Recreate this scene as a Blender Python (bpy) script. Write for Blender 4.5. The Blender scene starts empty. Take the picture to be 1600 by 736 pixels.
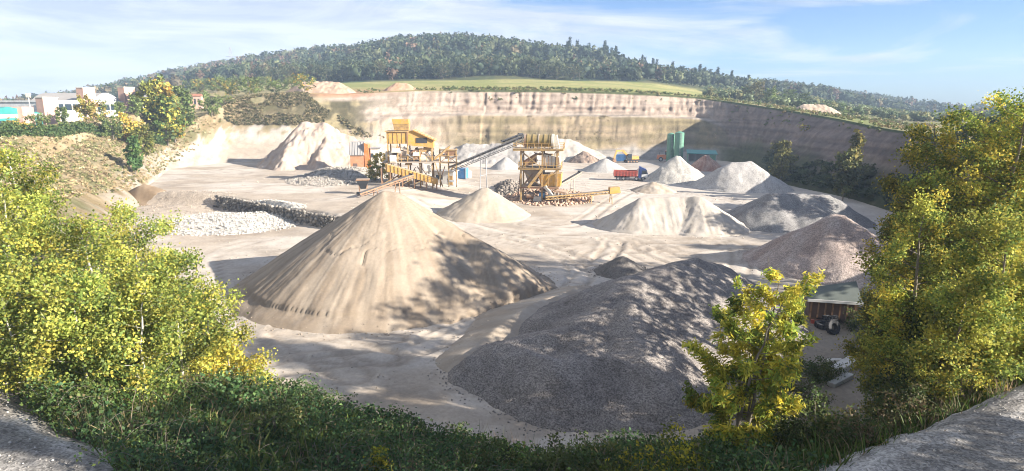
import bpy, math, random
import numpy as np
from mathutils import Vector, Matrix
from mathutils.bvhtree import BVHTree

sc = bpy.context.scene
COL = sc.collection
R = math.radians

# ------------------------------------------------------------------ camera
FPX, PITCH, CAMZ = 953.0, 0.2069, 18.0      # focal length in px of a 1600 px wide frame
cam_d = bpy.data.cameras.new("camera")
cam = bpy.data.objects.new("camera", cam_d)
COL.objects.link(cam)
cam.location = (0, 0, CAMZ)
cam.rotation_euler = (math.pi / 2 - PITCH, 0, 0)
cam_d.sensor_width = 36.0
cam_d.lens = 36.0 * FPX / 1600.0
cam_d.clip_start = 0.1
cam_d.clip_end = 20000
sc.camera = cam

# ------------------------------------------------------------------ light
SUN = Vector((0.868, -0.315, 0.365)).normalized()
SUN_EL = math.asin(SUN.z)
SUN_AZ = math.atan2(SUN.x, SUN.y)
world = bpy.data.worlds.new("World")
sc.world = world
world.use_nodes = True
wn, wl = world.node_tree.nodes, world.node_tree.links
wn.clear()
w_out = wn.new("ShaderNodeOutputWorld")
w_bg = wn.new("ShaderNodeBackground")
w_sky = wn.new("ShaderNodeTexSky")
w_sky.sky_type = 'NISHITA'
w_sky.sun_disc = False
w_sky.sun_elevation = SUN_EL
w_sky.sun_rotation = SUN_AZ
w_sky.altitude = 200
w_sky.air_density = 1.0
w_sky.dust_density = 0.6
w_sky.ozone_density = 3.0
w_bg.inputs['Strength'].default_value = 0.115
# thin high cloud, laid over the whole sky by direction
w_tc = wn.new("ShaderNodeTexCoord")
w_map = wn.new("ShaderNodeMapping")
w_map.inputs['Scale'].default_value = (1.0, 1.0, 5.5)
w_map.inputs['Location'].default_value = (3.1, 1.7, 0.45)
w_map.inputs['Rotation'].default_value = (0, R(9), R(20))
w_n1 = wn.new("ShaderNodeTexNoise")
w_n1.inputs['Scale'].default_value = 2.3
w_n1.inputs['Detail'].default_value = 9
w_n1.inputs['Roughness'].default_value = 0.58
w_n1.inputs['Distortion'].default_value = 1.1
w_sep = wn.new("ShaderNodeSeparateXYZ")
w_m1 = wn.new("ShaderNodeMath"); w_m1.operation = 'MULTIPLY_ADD'
w_m1.inputs[1].default_value = -0.30
w_ramp = wn.new("ShaderNodeValToRGB")
w_ramp.color_ramp.elements[0].position = 0.345
w_ramp.color_ramp.elements[0].color = (0, 0, 0, 1)
w_ramp.color_ramp.elements[1].position = 0.51
w_ramp.color_ramp.elements[1].color = (0.86, 0.86, 0.86, 1)
w_mix = wn.new("ShaderNodeMix"); w_mix.data_type = 'RGBA'
w_n2 = wn.new("ShaderNodeTexNoise")
w_n2.inputs['Scale'].default_value = 4.2
w_n2.inputs['Detail'].default_value = 8
w_n2.inputs['Roughness'].default_value = 0.6
w_n2.inputs['Distortion'].default_value = 0.8
w_r2 = wn.new("ShaderNodeValToRGB")                      # cloud body: bluish grey to white
w_r2.color_ramp.elements[0].position = 0.38
w_r2.color_ramp.elements[0].color = (0.52, 0.57, 0.68, 1)
w_r2.color_ramp.elements[1].position = 0.62
w_r2.color_ramp.elements[1].color = (0.80, 0.82, 0.87, 1)
w_sc = wn.new("ShaderNodeVectorMath"); w_sc.operation = 'SCALE'
w_sc.inputs['Scale'].default_value = 3.0
wl.new(w_map.outputs['Vector'], w_n2.inputs['Vector'])
wl.new(w_n2.outputs['Fac'], w_r2.inputs['Fac'])
wl.new(w_r2.outputs['Color'], w_sc.inputs[0])
wl.new(w_sc.outputs[0], w_mix.inputs['B'])
w_tint = wn.new("ShaderNodeMix"); w_tint.data_type = 'RGBA'; w_tint.blend_type = 'MULTIPLY'
w_tint.inputs['Factor'].default_value = 1.0
w_tint.inputs['B'].default_value = (0.255, 0.325, 0.45, 1)
wl.new(w_tc.outputs['Generated'], w_map.inputs['Vector'])
wl.new(w_map.outputs['Vector'], w_n1.inputs['Vector'])
wl.new(w_tc.outputs['Generated'], w_sep.inputs['Vector'])
wl.new(w_sep.outputs['X'], w_m1.inputs[0])
wl.new(w_n1.outputs['Fac'], w_m1.inputs[2])
wl.new(w_m1.outputs[0], w_ramp.inputs['Fac'])
wl.new(w_ramp.outputs['Color'], w_mix.inputs['Factor'])
wl.new(w_sky.outputs['Color'], w_tint.inputs['A'])
wl.new(w_tint.outputs['Result'], w_mix.inputs['A'])
wl.new(w_mix.outputs['Result'], w_bg.inputs['Color'])
wl.new(w_bg.outputs['Background'], w_out.inputs['Surface'])

sun_d = bpy.data.lights.new("sun", 'SUN')
sun_d.energy = 4.9
sun_d.angle = R(0.5)
sun_d.color = (1.0, 0.93, 0.83)
sun = bpy.data.objects.new("sun", sun_d)
COL.objects.link(sun)
sun.rotation_euler = SUN.to_track_quat('Z', 'Y').to_euler()
sun.location = (60, -30, 60)

sc.view_settings.view_transform = 'Standard'
sc.view_settings.look = 'None'
sc.view_settings.exposure = 1.8
sc.view_settings.gamma = 1.0
sc.view_settings.use_curve_mapping = False
sc.cycles.use_denoising = True
sc.cycles.pixel_filter_type = 'BLACKMAN_HARRIS'
sc.cycles.filter_width = 1.0
sc.cycles.max_bounces = 6
sc.cycles.diffuse_bounces = 3
sc.cycles.glossy_bounces = 2
sc.cycles.transmission_bounces = 4
sc.cycles.volume_bounces = 0
sc.cycles.transparent_max_bounces = 6
sc.cycles.sample_clamp_indirect = 6

# ------------------------------------------------------------------ helpers: projection
CP, SP = math.cos(PITCH), math.sin(PITCH)
def ray(px, py):
    a = (px - 800) / FPX
    b = -(py - 368) / FPX
    return a, CP + b * SP, -SP + b * CP
def P(px, py, D):
    """point on the line of sight of a photograph pixel, D metres ahead"""
    a, y, z = ray(px, py)
    return (a * D / y, D, CAMZ + z * D / y)
def G(px, py, z=0.0):
    """point on the level z"""
    a, y, zz = ray(px, py)
    t = (z - CAMZ) / zz
    return (a * t, y * t, z)

# ------------------------------------------------------------------ helpers: noise
def _h(ix, iy, seed):
    n = (ix.astype(np.int64) * 374761393 + iy.astype(np.int64) * 668265263 + seed * 974634777) & 0xffffffff
    n = ((n ^ (n >> 13)) * 1274126177) & 0xffffffff
    n = (n ^ (n >> 16)) & 0xffff
    return n / 65535.0
def vnoise(x, y, seed=0):
    x = np.asarray(x, float); y = np.asarray(y, float)
    ix = np.floor(x); iy = np.floor(y)
    fx = x - ix; fy = y - iy
    fx = fx * fx * fx * (fx * (fx * 6 - 15) + 10); fy = fy * fy * fy * (fy * (fy * 6 - 15) + 10)
    a = _h(ix, iy, seed); b = _h(ix + 1, iy, seed); c = _h(ix, iy + 1, seed); d = _h(ix + 1, iy + 1, seed)
    return (a + (b - a) * fx) * (1 - fy) + (c + (d - c) * fx) * fy
def fbm(x, y, seed=0, o=4, g=0.5):
    x = np.asarray(x, float); y = np.asarray(y, float)
    s = 0; a = 1; t = 0
    for k in range(o):
        s = s + a * vnoise(x * 2 ** k + 17.3 * k, y * 2 ** k - 9.1 * k, seed + k); t += a; a *= g
    return s / t
def sstep(a, b, x):
    t = np.clip((np.asarray(x, float) - a) / (b - a), 0, 1)
    return t * t * (3 - 2 * t)
def lerp(a, b, t):
    a = np.asarray(a, float); b = np.asarray(b, float); t = np.asarray(t, float)
    return a + (b - a) * t[..., None]

# ------------------------------------------------------------------ helpers: meshes
def mesh_np(name, V, F, mat, col=None, parent=None, smooth=False, loc=(0, 0, 0)):
    """V n x 3, F m x 3 or m x 4 index array (or a list of such arrays); col n x 3 point colours"""
    V = np.asarray(V, np.float32)
    Fs = [np.asarray(f, np.int32) for f in (F if isinstance(F, list) else [F]) if len(f)]
    me = bpy.data.meshes.new(name)
    me.vertices.add(len(V)); me.vertices.foreach_set('co', V.ravel())
    li = np.concatenate([f.ravel() for f in Fs])
    tot = np.concatenate([np.full(len(f), f.shape[1], np.int32) for f in Fs])
    st = np.concatenate([[0], np.cumsum(tot)[:-1]]).astype(np.int32)
    me.loops.add(len(li)); me.loops.foreach_set('vertex_index', li)
    me.polygons.add(len(tot)); me.polygons.foreach_set('loop_start', st); me.polygons.foreach_set('loop_total', tot)
    if smooth:
        me.polygons.foreach_set('use_smooth', np.ones(len(tot), bool))
    me.update(calc_edges=True)
    if col is not None:
        at = me.color_attributes.new('Col', 'FLOAT_COLOR', 'POINT')
        c = np.ones((len(V), 4), np.float32); c[:, :3] = col
        at.data.foreach_set('color', c.ravel())
    me.materials.append(mat)
    o = bpy.data.objects.new(name, me)
    COL.objects.link(o)
    o.location = loc
    if parent is not None:
        o.parent = parent
    return o
def grid_faces(nu, nv, wrap=False):
    i = np.arange(nu if wrap else nu - 1); j = np.arange(nv - 1)
    I, J = np.meshgrid(i, j, indexing='ij'); I2 = (I + 1) % nu
    return np.stack([I * nv + J, I2 * nv + J, I2 * nv + J + 1, I * nv + J + 1], -1).reshape(-1, 4)
def tag(o, label=None, cat=None, group=None, kind=None):
    if label: o['label'] = label
    if cat: o['category'] = cat
    if group: o['group'] = group
    if kind: o['kind'] = kind
    return o
def empty(name, loc, rz=0.0):
    o = bpy.data.objects.new(name, None)
    COL.objects.link(o)
    o.location = loc; o.rotation_euler = (0, 0, rz); o.empty_display_size = 0.5
    return o
def thing(name, label, cat, loc, rz=0.0, group=None):
    return tag(empty(name, loc, rz), label, cat, group)
def copy_tree(o, parent=None):
    c = o.copy(); COL.objects.link(c); c.parent = parent
    for ch in list(o.children): copy_tree(ch, c)
    return c

class MB:
    """collects boxes, bars, tubes; build() links them as one mesh object"""
    def __init__(s): s.v = []; s.f = []
    def add(s, vs, fs):
        n = len(s.v); s.v += [tuple(p) for p in vs]; s.f += [tuple(i + n for i in f) for f in fs]; return s
    def hexa(s, b, t):
        return s.add(list(b) + list(t), [(3, 2, 1, 0), (4, 5, 6, 7), (0, 1, 5, 4), (1, 2, 6, 5), (2, 3, 7, 6), (3, 0, 4, 7)])
    def box(s, x0, x1, y0, y1, z0, z1):
        return s.hexa([(x0, y0, z0), (x1, y0, z0), (x1, y1, z0), (x0, y1, z0)], [(x0, y0, z1), (x1, y0, z1), (x1, y1, z1), (x0, y1, z1)])
    def frustum(s, c0, s0, c1, s1):
        q = ((-1, -1), (1, -1), (1, 1), (-1, 1))
        return s.hexa([(c0[0] + a * s0[0] / 2, c0[1] + b * s0[1] / 2, c0[2]) for a, b in q], [(c1[0] + a * s1[0] / 2, c1[1] + b * s1[1] / 2, c1[2]) for a, b in q])
    def beam(s, p, q, w=0.15, h=None):
        p = Vector(p); q = Vector(q); h = h or w
        d = (q - p).normalized(); up = Vector((0, 0, 1)) if abs(d.z) < 0.95 else Vector((0, 1, 0))
        x = d.cross(up).normalized(); y = x.cross(d).normalized()
        k = [(-w / 2, -h / 2), (w / 2, -h / 2), (w / 2, h / 2), (-w / 2, h / 2)]
        return s.hexa([p + x * a + y * b for a, b in k], [q + x * a + y * b for a, b in k])
    def tube(s, p, q, r, r2=None, n=12, cap=True):
        p = Vector(p); q = Vector(q); r2 = r if r2 is None else r2
        d = (q - p).normalized(); up = Vector((0, 0, 1)) if abs(d.z) < 0.95 else Vector((1, 0, 0))
        x = d.cross(up).normalized(); y = x.cross(d).normalized()
        cs = [(math.cos(2 * math.pi * i / n), math.sin(2 * math.pi * i / n)) for i in range(n)]
        vs = [p + (x * a + y * b) * r for a, b in cs] + [q + (x * a + y * b) * r2 for a, b in cs]
        fs = [(i, (i + 1) % n, n + (i + 1) % n, n + i) for i in range(n)]
        if cap: fs += [tuple(range(n - 1, -1, -1)), tuple(range(n, 2 * n))]
        return s.add(vs, fs)
    def ring(s, c, axis, r0, r1, w, n=20):
        """annulus of width w along axis"""
        c = Vector(c); d = Vector(axis).normalized(); up = Vector((0, 0, 1)) if abs(d.z) < 0.95 else Vector((1, 0, 0))
        x = d.cross(up).normalized(); y = x.cross(d).normalized()
        vs = []
        for i in range(n):
            a = 2 * math.pi * i / n; e = x * math.cos(a) + y * math.sin(a)
            vs += [c + e * r0 - d * w / 2, c + e * r1 - d * w / 2, c + e * r1 + d * w / 2, c + e * r0 + d * w / 2]
        fs = []
        for i in range(n):
            j = (i + 1) % n
            for k in range(4): fs.append((i * 4 + k, i * 4 + (k + 1) % 4, j * 4 + (k + 1) % 4, j * 4 + k))
        return s.add(vs, fs)
    def prism(s, pts, y0, y1):
        """outline in x-z, extruded along y"""
        n = len(pts)
        return s.add([(x, y0, z) for x, z in pts] + [(x, y1, z) for x, z in pts],
                     [tuple(range(n)), tuple(range(2 * n - 1, n - 1, -1))] + [(i, n + i, n + (i + 1) % n, (i + 1) % n) for i in range(n)])
    def build(s, name, mat, parent=None, bevel=0.0, smooth=False):
        me = bpy.data.meshes.new(name)
        me.from_pydata(s.v, [], s.f); me.materials.append(mat)
        if smooth:
            me.polygons.foreach_set('use_smooth', [True] * len(me.polygons))
        me.update()
        import bmesh
        bm = bmesh.new(); bm.from_mesh(me); bmesh.ops.recalc_face_normals(bm, faces=bm.faces)
        if bevel: bmesh.ops.bevel(bm, geom=list(bm.edges), offset=bevel, segments=1, affect='EDGES', clamp_overlap=True)
        bm.to_mesh(me); bm.free()
        o = bpy.data.objects.new(name, me); COL.objects.link(o)
        if parent is not None: o.parent = parent
        return o

# ------------------------------------------------------------------ materials
def new_mat(name):
    m = bpy.data.materials.new(name); m.use_nodes = True
    nt = m.node_tree; b = nt.nodes['Principled BSDF']
    return m, nt, b
def nd(nt, t, **kw):
    n = nt.nodes.new(t)
    for k, v in kw.items():
        if k in n.inputs: n.inputs[k].default_value = v
        else: setattr(n, k, v)
    return n
def ground_mat(name, scale=1.0, amt=0.35, bump=0.3, bdist=0.08, grain=None, rough=0.95, stretch=(1, 1, 1), gr=(0.45, 1.6)):
    """colour comes from the point colours; noise adds grain and fine relief"""
    m, nt, b = new_mat(name); L = nt.links
    at = nd(nt, 'ShaderNodeAttribute', attribute_name='Col')
    tc = nd(nt, 'ShaderNodeTexCoord'); mp = nd(nt, 'ShaderNodeMapping', Scale=stretch)
    L.new(tc.outputs['Object'], mp.inputs['Vector'])
    n1 = nd(nt, 'ShaderNodeTexNoise', Scale=0.35 * scale, Detail=8.0, Roughness=0.65)
    n2 = nd(nt, 'ShaderNodeTexNoise', Scale=3.1 * scale, Detail=8.0, Roughness=0.7)
    L.new(mp.outputs[0], n1.inputs['Vector']); L.new(mp.outputs[0], n2.inputs['Vector'])
    add = nd(nt, 'ShaderNodeMath', operation='ADD'); L.new(n1.outputs['Fac'], add.inputs[0]); L.new(n2.outputs['Fac'], add.inputs[1])
    mr = nd(nt, 'ShaderNodeMapRange'); mr.inputs['From Min'].default_value = 0.6; mr.inputs['From Max'].default_value = 1.4
    mr.inputs['To Min'].default_value = 1 - amt; mr.inputs['To Max'].default_value = 1 + amt
    L.new(add.outputs[0], mr.inputs['Value'])
    mul = nd(nt, 'ShaderNodeVectorMath', operation='SCALE')
    L.new(at.outputs['Color'], mul.inputs[0]); L.new(mr.outputs[0], mul.inputs['Scale'])
    colo = mul.outputs[0]; hgt = n2.outputs['Fac']
    if grain:
        v = nd(nt, 'ShaderNodeTexVoronoi', Scale=grain); L.new(tc.outputs['Object'], v.inputs['Vector'])
        sp = nd(nt, 'ShaderNodeSeparateColor'); L.new(v.outputs['Color'], sp.inputs[0])
        g = nd(nt, 'ShaderNodeMapRange'); g.inputs['To Min'].default_value = gr[0]; g.inputs['To Max'].default_value = gr[1]
        L.new(sp.outputs[0], g.inputs['Value'])
        mul2 = nd(nt, 'ShaderNodeVectorMath', operation='SCALE'); L.new(colo, mul2.inputs[0]); L.new(g.outputs[0], mul2.inputs['Scale'])
        colo = mul2.outputs[0]
        hgt = v.outputs['Distance']
    L.new(colo, b.inputs['Base Color'])
    bp = nd(nt, 'ShaderNodeBump', Strength=bump, Distance=bdist); L.new(hgt, bp.inputs['Height']); L.new(bp.outputs[0], b.inputs['Normal'])
    b.inputs['Roughness'].default_value = rough
    b.inputs['Specular IOR Level'].default_value = 0.15
    return m
def paint(name, c, rough=0.55, wear=0.35, wc=(0.16, 0.075, 0.035), scale=1.6, metal=0.0, bump=0.15, spec=0.4, dust=0.0):
    m, nt, b = new_mat(name); L = nt.links
    tc = nd(nt, 'ShaderNodeTexCoord')
    n = nd(nt, 'ShaderNodeTexNoise', Scale=scale, Detail=8.0, Roughness=0.7); L.new(tc.outputs['Object'], n.inputs['Vector'])
    r = nd(nt, 'ShaderNodeValToRGB'); r.color_ramp.elements[0].position = 0.72 - 0.42 * wear; r.color_ramp.elements[1].position = 0.80 - 0.2 * wear
    r.color_ramp.elements[0].color = (0, 0, 0, 1); r.color_ramp.elements[1].color = (1, 1, 1, 1)
    L.new(n.outputs['Fac'], r.inputs['Fac'])
    n2 = nd(nt, 'ShaderNodeTexNoise', Scale=0.7, Detail=5.0); L.new(tc.outputs['Object'], n2.inputs['Vector'])
    mr = nd(nt, 'ShaderNodeMapRange'); mr.inputs['To Min'].default_value = 0.65; mr.inputs['To Max'].default_value = 1.3; L.new(n2.outputs['Fac'], mr.inputs['Value'])
    mx = nd(nt, 'ShaderNodeMix', data_type='RGBA'); mx.inputs['A'].default_value = (*c, 1); mx.inputs['B'].default_value = (*wc, 1)
    L.new(r.outputs['Color'], mx.inputs['Factor'])
    sc_ = nd(nt, 'ShaderNodeVectorMath', operation='SCALE'); L.new(mx.outputs['Result'], sc_.inputs[0]); L.new(mr.outputs[0], sc_.inputs['Scale'])
    if dust:
        ge = nd(nt, 'ShaderNodeNewGeometry'); se = nd(nt, 'ShaderNodeSeparateXYZ'); L.new(ge.outputs['True Normal'], se.inputs[0])
        n3 = nd(nt, 'ShaderNodeTexNoise', Scale=2.2, Detail=6.0); L.new(tc.outputs['Object'], n3.inputs['Vector'])
        a1_ = nd(nt, 'ShaderNodeMath', operation='MULTIPLY_ADD'); a1_.inputs[1].default_value = 0.55; L.new(se.outputs['Z'], a1_.inputs[0]); L.new(n3.outputs['Fac'], a1_.inputs[2])
        d_ = nd(nt, 'ShaderNodeMapRange'); d_.inputs['From Min'].default_value = 0.42; d_.inputs['From Max'].default_value = 0.85; d_.inputs['To Max'].default_value = dust; L.new(a1_.outputs[0], d_.inputs['Value'])
        md = nd(nt, 'ShaderNodeMix', data_type='RGBA'); md.inputs['B'].default_value = (0.36, 0.30, 0.235, 1); L.new(d_.outputs[0], md.inputs['Factor']); L.new(sc_.outputs[0], md.inputs['A'])
        L.new(md.outputs['Result'], b.inputs['Base Color'])
    else:
        L.new(sc_.outputs[0], b.inputs['Base Color'])
    bp = nd(nt, 'ShaderNodeBump', Strength=bump, Distance=0.02); L.new(n.outputs['Fac'], bp.inputs['Height']); L.new(bp.outputs[0], b.inputs['Normal'])
    b.inputs['Roughness'].default_value = rough; b.inputs['Metallic'].default_value = metal
    b.inputs['Specular IOR Level'].default_value = spec
    return m
def leaf_mat(name, trans=0.4):
    m, nt, b = new_mat(name); L = nt.links
    nt.nodes.remove(b)
    at = nd(nt, 'ShaderNodeAttribute', attribute_name='Col')
    d = nd(nt, 'ShaderNodeBsdfDiffuse'); t = nd(nt, 'ShaderNodeBsdfTranslucent'); g = nd(nt, 'ShaderNodeBsdfGlossy', Roughness=0.6)
    L.new(at.outputs['Color'], d.inputs['Color']); L.new(at.outputs['Color'], t.inputs['Color'])
    m1 = nd(nt, 'ShaderNodeMixShader'); m1.inputs[0].default_value = trans
    L.new(d.outputs[0], m1.inputs[1]); L.new(t.outputs[0], m1.inputs[2])
    m2 = nd(nt, 'ShaderNodeMixShader'); m2.inputs[0].default_value = 0.015
    L.new(m1.outputs[0], m2.inputs[1]); L.new(g.outputs[0], m2.inputs[2])
    L.new(m2.outputs[0], nt.nodes['Material Output'].inputs['Surface'])
    return m

M = {}
M['terrain'] = ground_mat('terrain_soil', 1.0, 0.42, 0.6, 0.25)
M['cliff'] = ground_mat('cliff_face', 1.0, 0.34, 0.9, 0.4, stretch=(1.4, 1.4, 0.8))
M['floor'] = ground_mat('quarry_floor', 1.0, 0.32, 0.35, 0.05)
M['sand'] = ground_mat('sand', 1.3, 0.18, 0.4, 0.05)
M['grit'] = ground_mat('grit', 1.3, 0.25, 0.6, 0.04, grain=9.0, gr=(0.7, 1.3))
M['gravel'] = ground_mat('gravel', 1.0, 0.25, 0.8, 0.04, grain=15.0, gr=(0.5, 1.5))
M['road'] = ground_mat('road_gravel', 1.0, 0.4, 0.5, 0.03, grain=16.0, gr=(0.6, 1.4))
M['stone'] = ground_mat('stone', 2.0, 0.3, 0.5, 0.06)
M['leaf'] = leaf_mat('foliage', 0.42)
M['far_leaf'] = leaf_mat('far_foliage', 0.25)
M['bark'] = paint('bark', (0.22, 0.19, 0.15), 0.9, 0.5, (0.09, 0.07, 0.05), 6, bump=0.6, spec=0.1)
M['pale_bark'] = paint('pale_bark', (0.46, 0.43, 0.37), 0.9, 0.4, (0.14, 0.12, 0.09), 6, bump=0.6, spec=0.1)
M['yellow'] = paint('yellow_paint', (0.50, 0.28, 0.05), 0.65, 0.5, (0.34, 0.21, 0.10), dust=0.55)
M['olive'] = paint('olive_drum', (0.25, 0.18, 0.055), 0.65, 0.5, (0.16, 0.10, 0.05), dust=0.15)
M['ochre'] = paint('ochre_steel', (0.42, 0.27, 0.09), 0.7, 0.65, (0.2, 0.11, 0.06), dust=0.55)
M['rust'] = paint('rusty_steel', (0.27, 0.15, 0.08), 0.8, 0.5, (0.12, 0.06, 0.035), dust=0.55)
M['dusty'] = paint('dusty_steel', (0.36, 0.30, 0.24), 0.8, 0.35, (0.2, 0.12, 0.07), dust=0.55)
M['grey'] = paint('grey_sheet', (0.30, 0.31, 0.32), 0.5, 0.3, (0.2, 0.16, 0.12), dust=0.55)
M['dark'] = paint('dark_rubber', (0.035, 0.035, 0.038), 0.8, 0.3, (0.10, 0.09, 0.08))
M['belt'] = paint('conveyor_belt', (0.055, 0.058, 0.065), 0.8, 0.3, (0.14, 0.12, 0.10), dust=0.35)
M['white'] = paint('white_paint', (0.66, 0.65, 0.62), 0.55, 0.2, (0.36, 0.31, 0.25), dust=0.35)
M['cream'] = paint('cream_plaster', (0.60, 0.56, 0.47), 0.8, 0.25, (0.4, 0.34, 0.27), dust=0.55)
M['blue'] = paint('blue_paint', (0.06, 0.22, 0.46), 0.45, 0.2, (0.2, 0.22, 0.25), dust=0.35)
M['navy'] = paint('navy_paint', (0.025, 0.05, 0.16), 0.35, 0.12, (0.1, 0.1, 0.12))
M['red'] = paint('red_paint', (0.42, 0.075, 0.05), 0.5, 0.3, (0.22, 0.10, 0.08), dust=0.35)
M['orange'] = paint('orange_paint', (0.62, 0.17, 0.04), 0.5, 0.3, (0.3, 0.12, 0.06), dust=0.55)
M['digger'] = paint('digger_orange', (0.60, 0.30, 0.05), 0.5, 0.25, dust=0.55)
M['green'] = paint('silo_green', (0.10, 0.235, 0.155), 0.5, 0.2, (0.2, 0.22, 0.17))
M['teal'] = paint('teal_sheet', (0.04, 0.24, 0.22), 0.45, 0.15, (0.1, 0.2, 0.19))
M['brick'] = paint('pink_brick', (0.47, 0.30, 0.235), 0.85, 0.3, (0.42, 0.28, 0.22), 3)
M['oldbrick'] = paint('orange_wall', (0.46, 0.21, 0.10), 0.85, 0.3, (0.32, 0.17, 0.1), 3, dust=0.55)
M['concrete'] = paint('concrete', (0.42, 0.41, 0.38), 0.85, 0.3, (0.25, 0.23, 0.2), 2)
M['tarp'] = paint('tarp', (0.13, 0.145, 0.13), 0.85, 0.3, (0.2, 0.22, 0.21), 1.2, spec=0.1)
M['wood'] = paint('weathered_wood', (0.15, 0.10, 0.08), 0.85, 0.4, (0.14, 0.09, 0.06), 3)
M['tile'] = paint('roof_tile', (0.30, 0.13, 0.08), 0.8, 0.3)
def glass_mat():
    m, nt, b = new_mat('window_glass')
    b.inputs['Base Color'].default_value = (0.03, 0.045, 0.06, 1); b.inputs['Roughness'].default_value = 0.08
    b.inputs['Specular IOR Level'].default_value = 0.8
    return m
M['glass'] = glass_mat()
M['lamp'] = paint('lamp_lens', (0.7, 0.68, 0.6), 0.2, 0.05)
# ------------------------------------------------------------------ quarry floor
YL_X = [-95, -53, -40, -28, -14, 0, 30]
YL_Y = [120, 110, 100, 91, 84, 80, 80]
def floor_z(x, y):
    x = np.asarray(x, float); y = np.asarray(y, float)
    up = 2.2 * sstep(8, 26, -x)
    d = y - np.interp(x, YL_X, YL_Y)
    z = up * sstep(-0.3, 0.9, d)
    z = z + 0.5 * (fbm(x / 26, y / 26, 5) - 0.5) * sstep(0, 6, np.abs(d))
    return z
def fz(x, y): return float(floor_z(x, y))
def GF(px, py):
    z = 0.0
    for _ in range(6):
        x, y, _z = G(px, py, z); z = fz(x, y)
    return (x, y, z)

C_SAND = np.array((0.38, 0.315, 0.245)); C_PALE = np.array((0.46, 0.405, 0.34)); C_DAMP = np.array((0.25, 0.20, 0.15))
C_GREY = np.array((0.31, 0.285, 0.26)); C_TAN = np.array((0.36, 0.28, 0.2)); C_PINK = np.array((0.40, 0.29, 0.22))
C_DRY = np.array((0.24, 0.18, 0.095)); C_DRY2 = np.array((0.33, 0.26, 0.16)); C_GREEN = np.array((0.075, 0.105, 0.03)); C_DKG = np.array((0.05, 0.07, 0.025))

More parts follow.
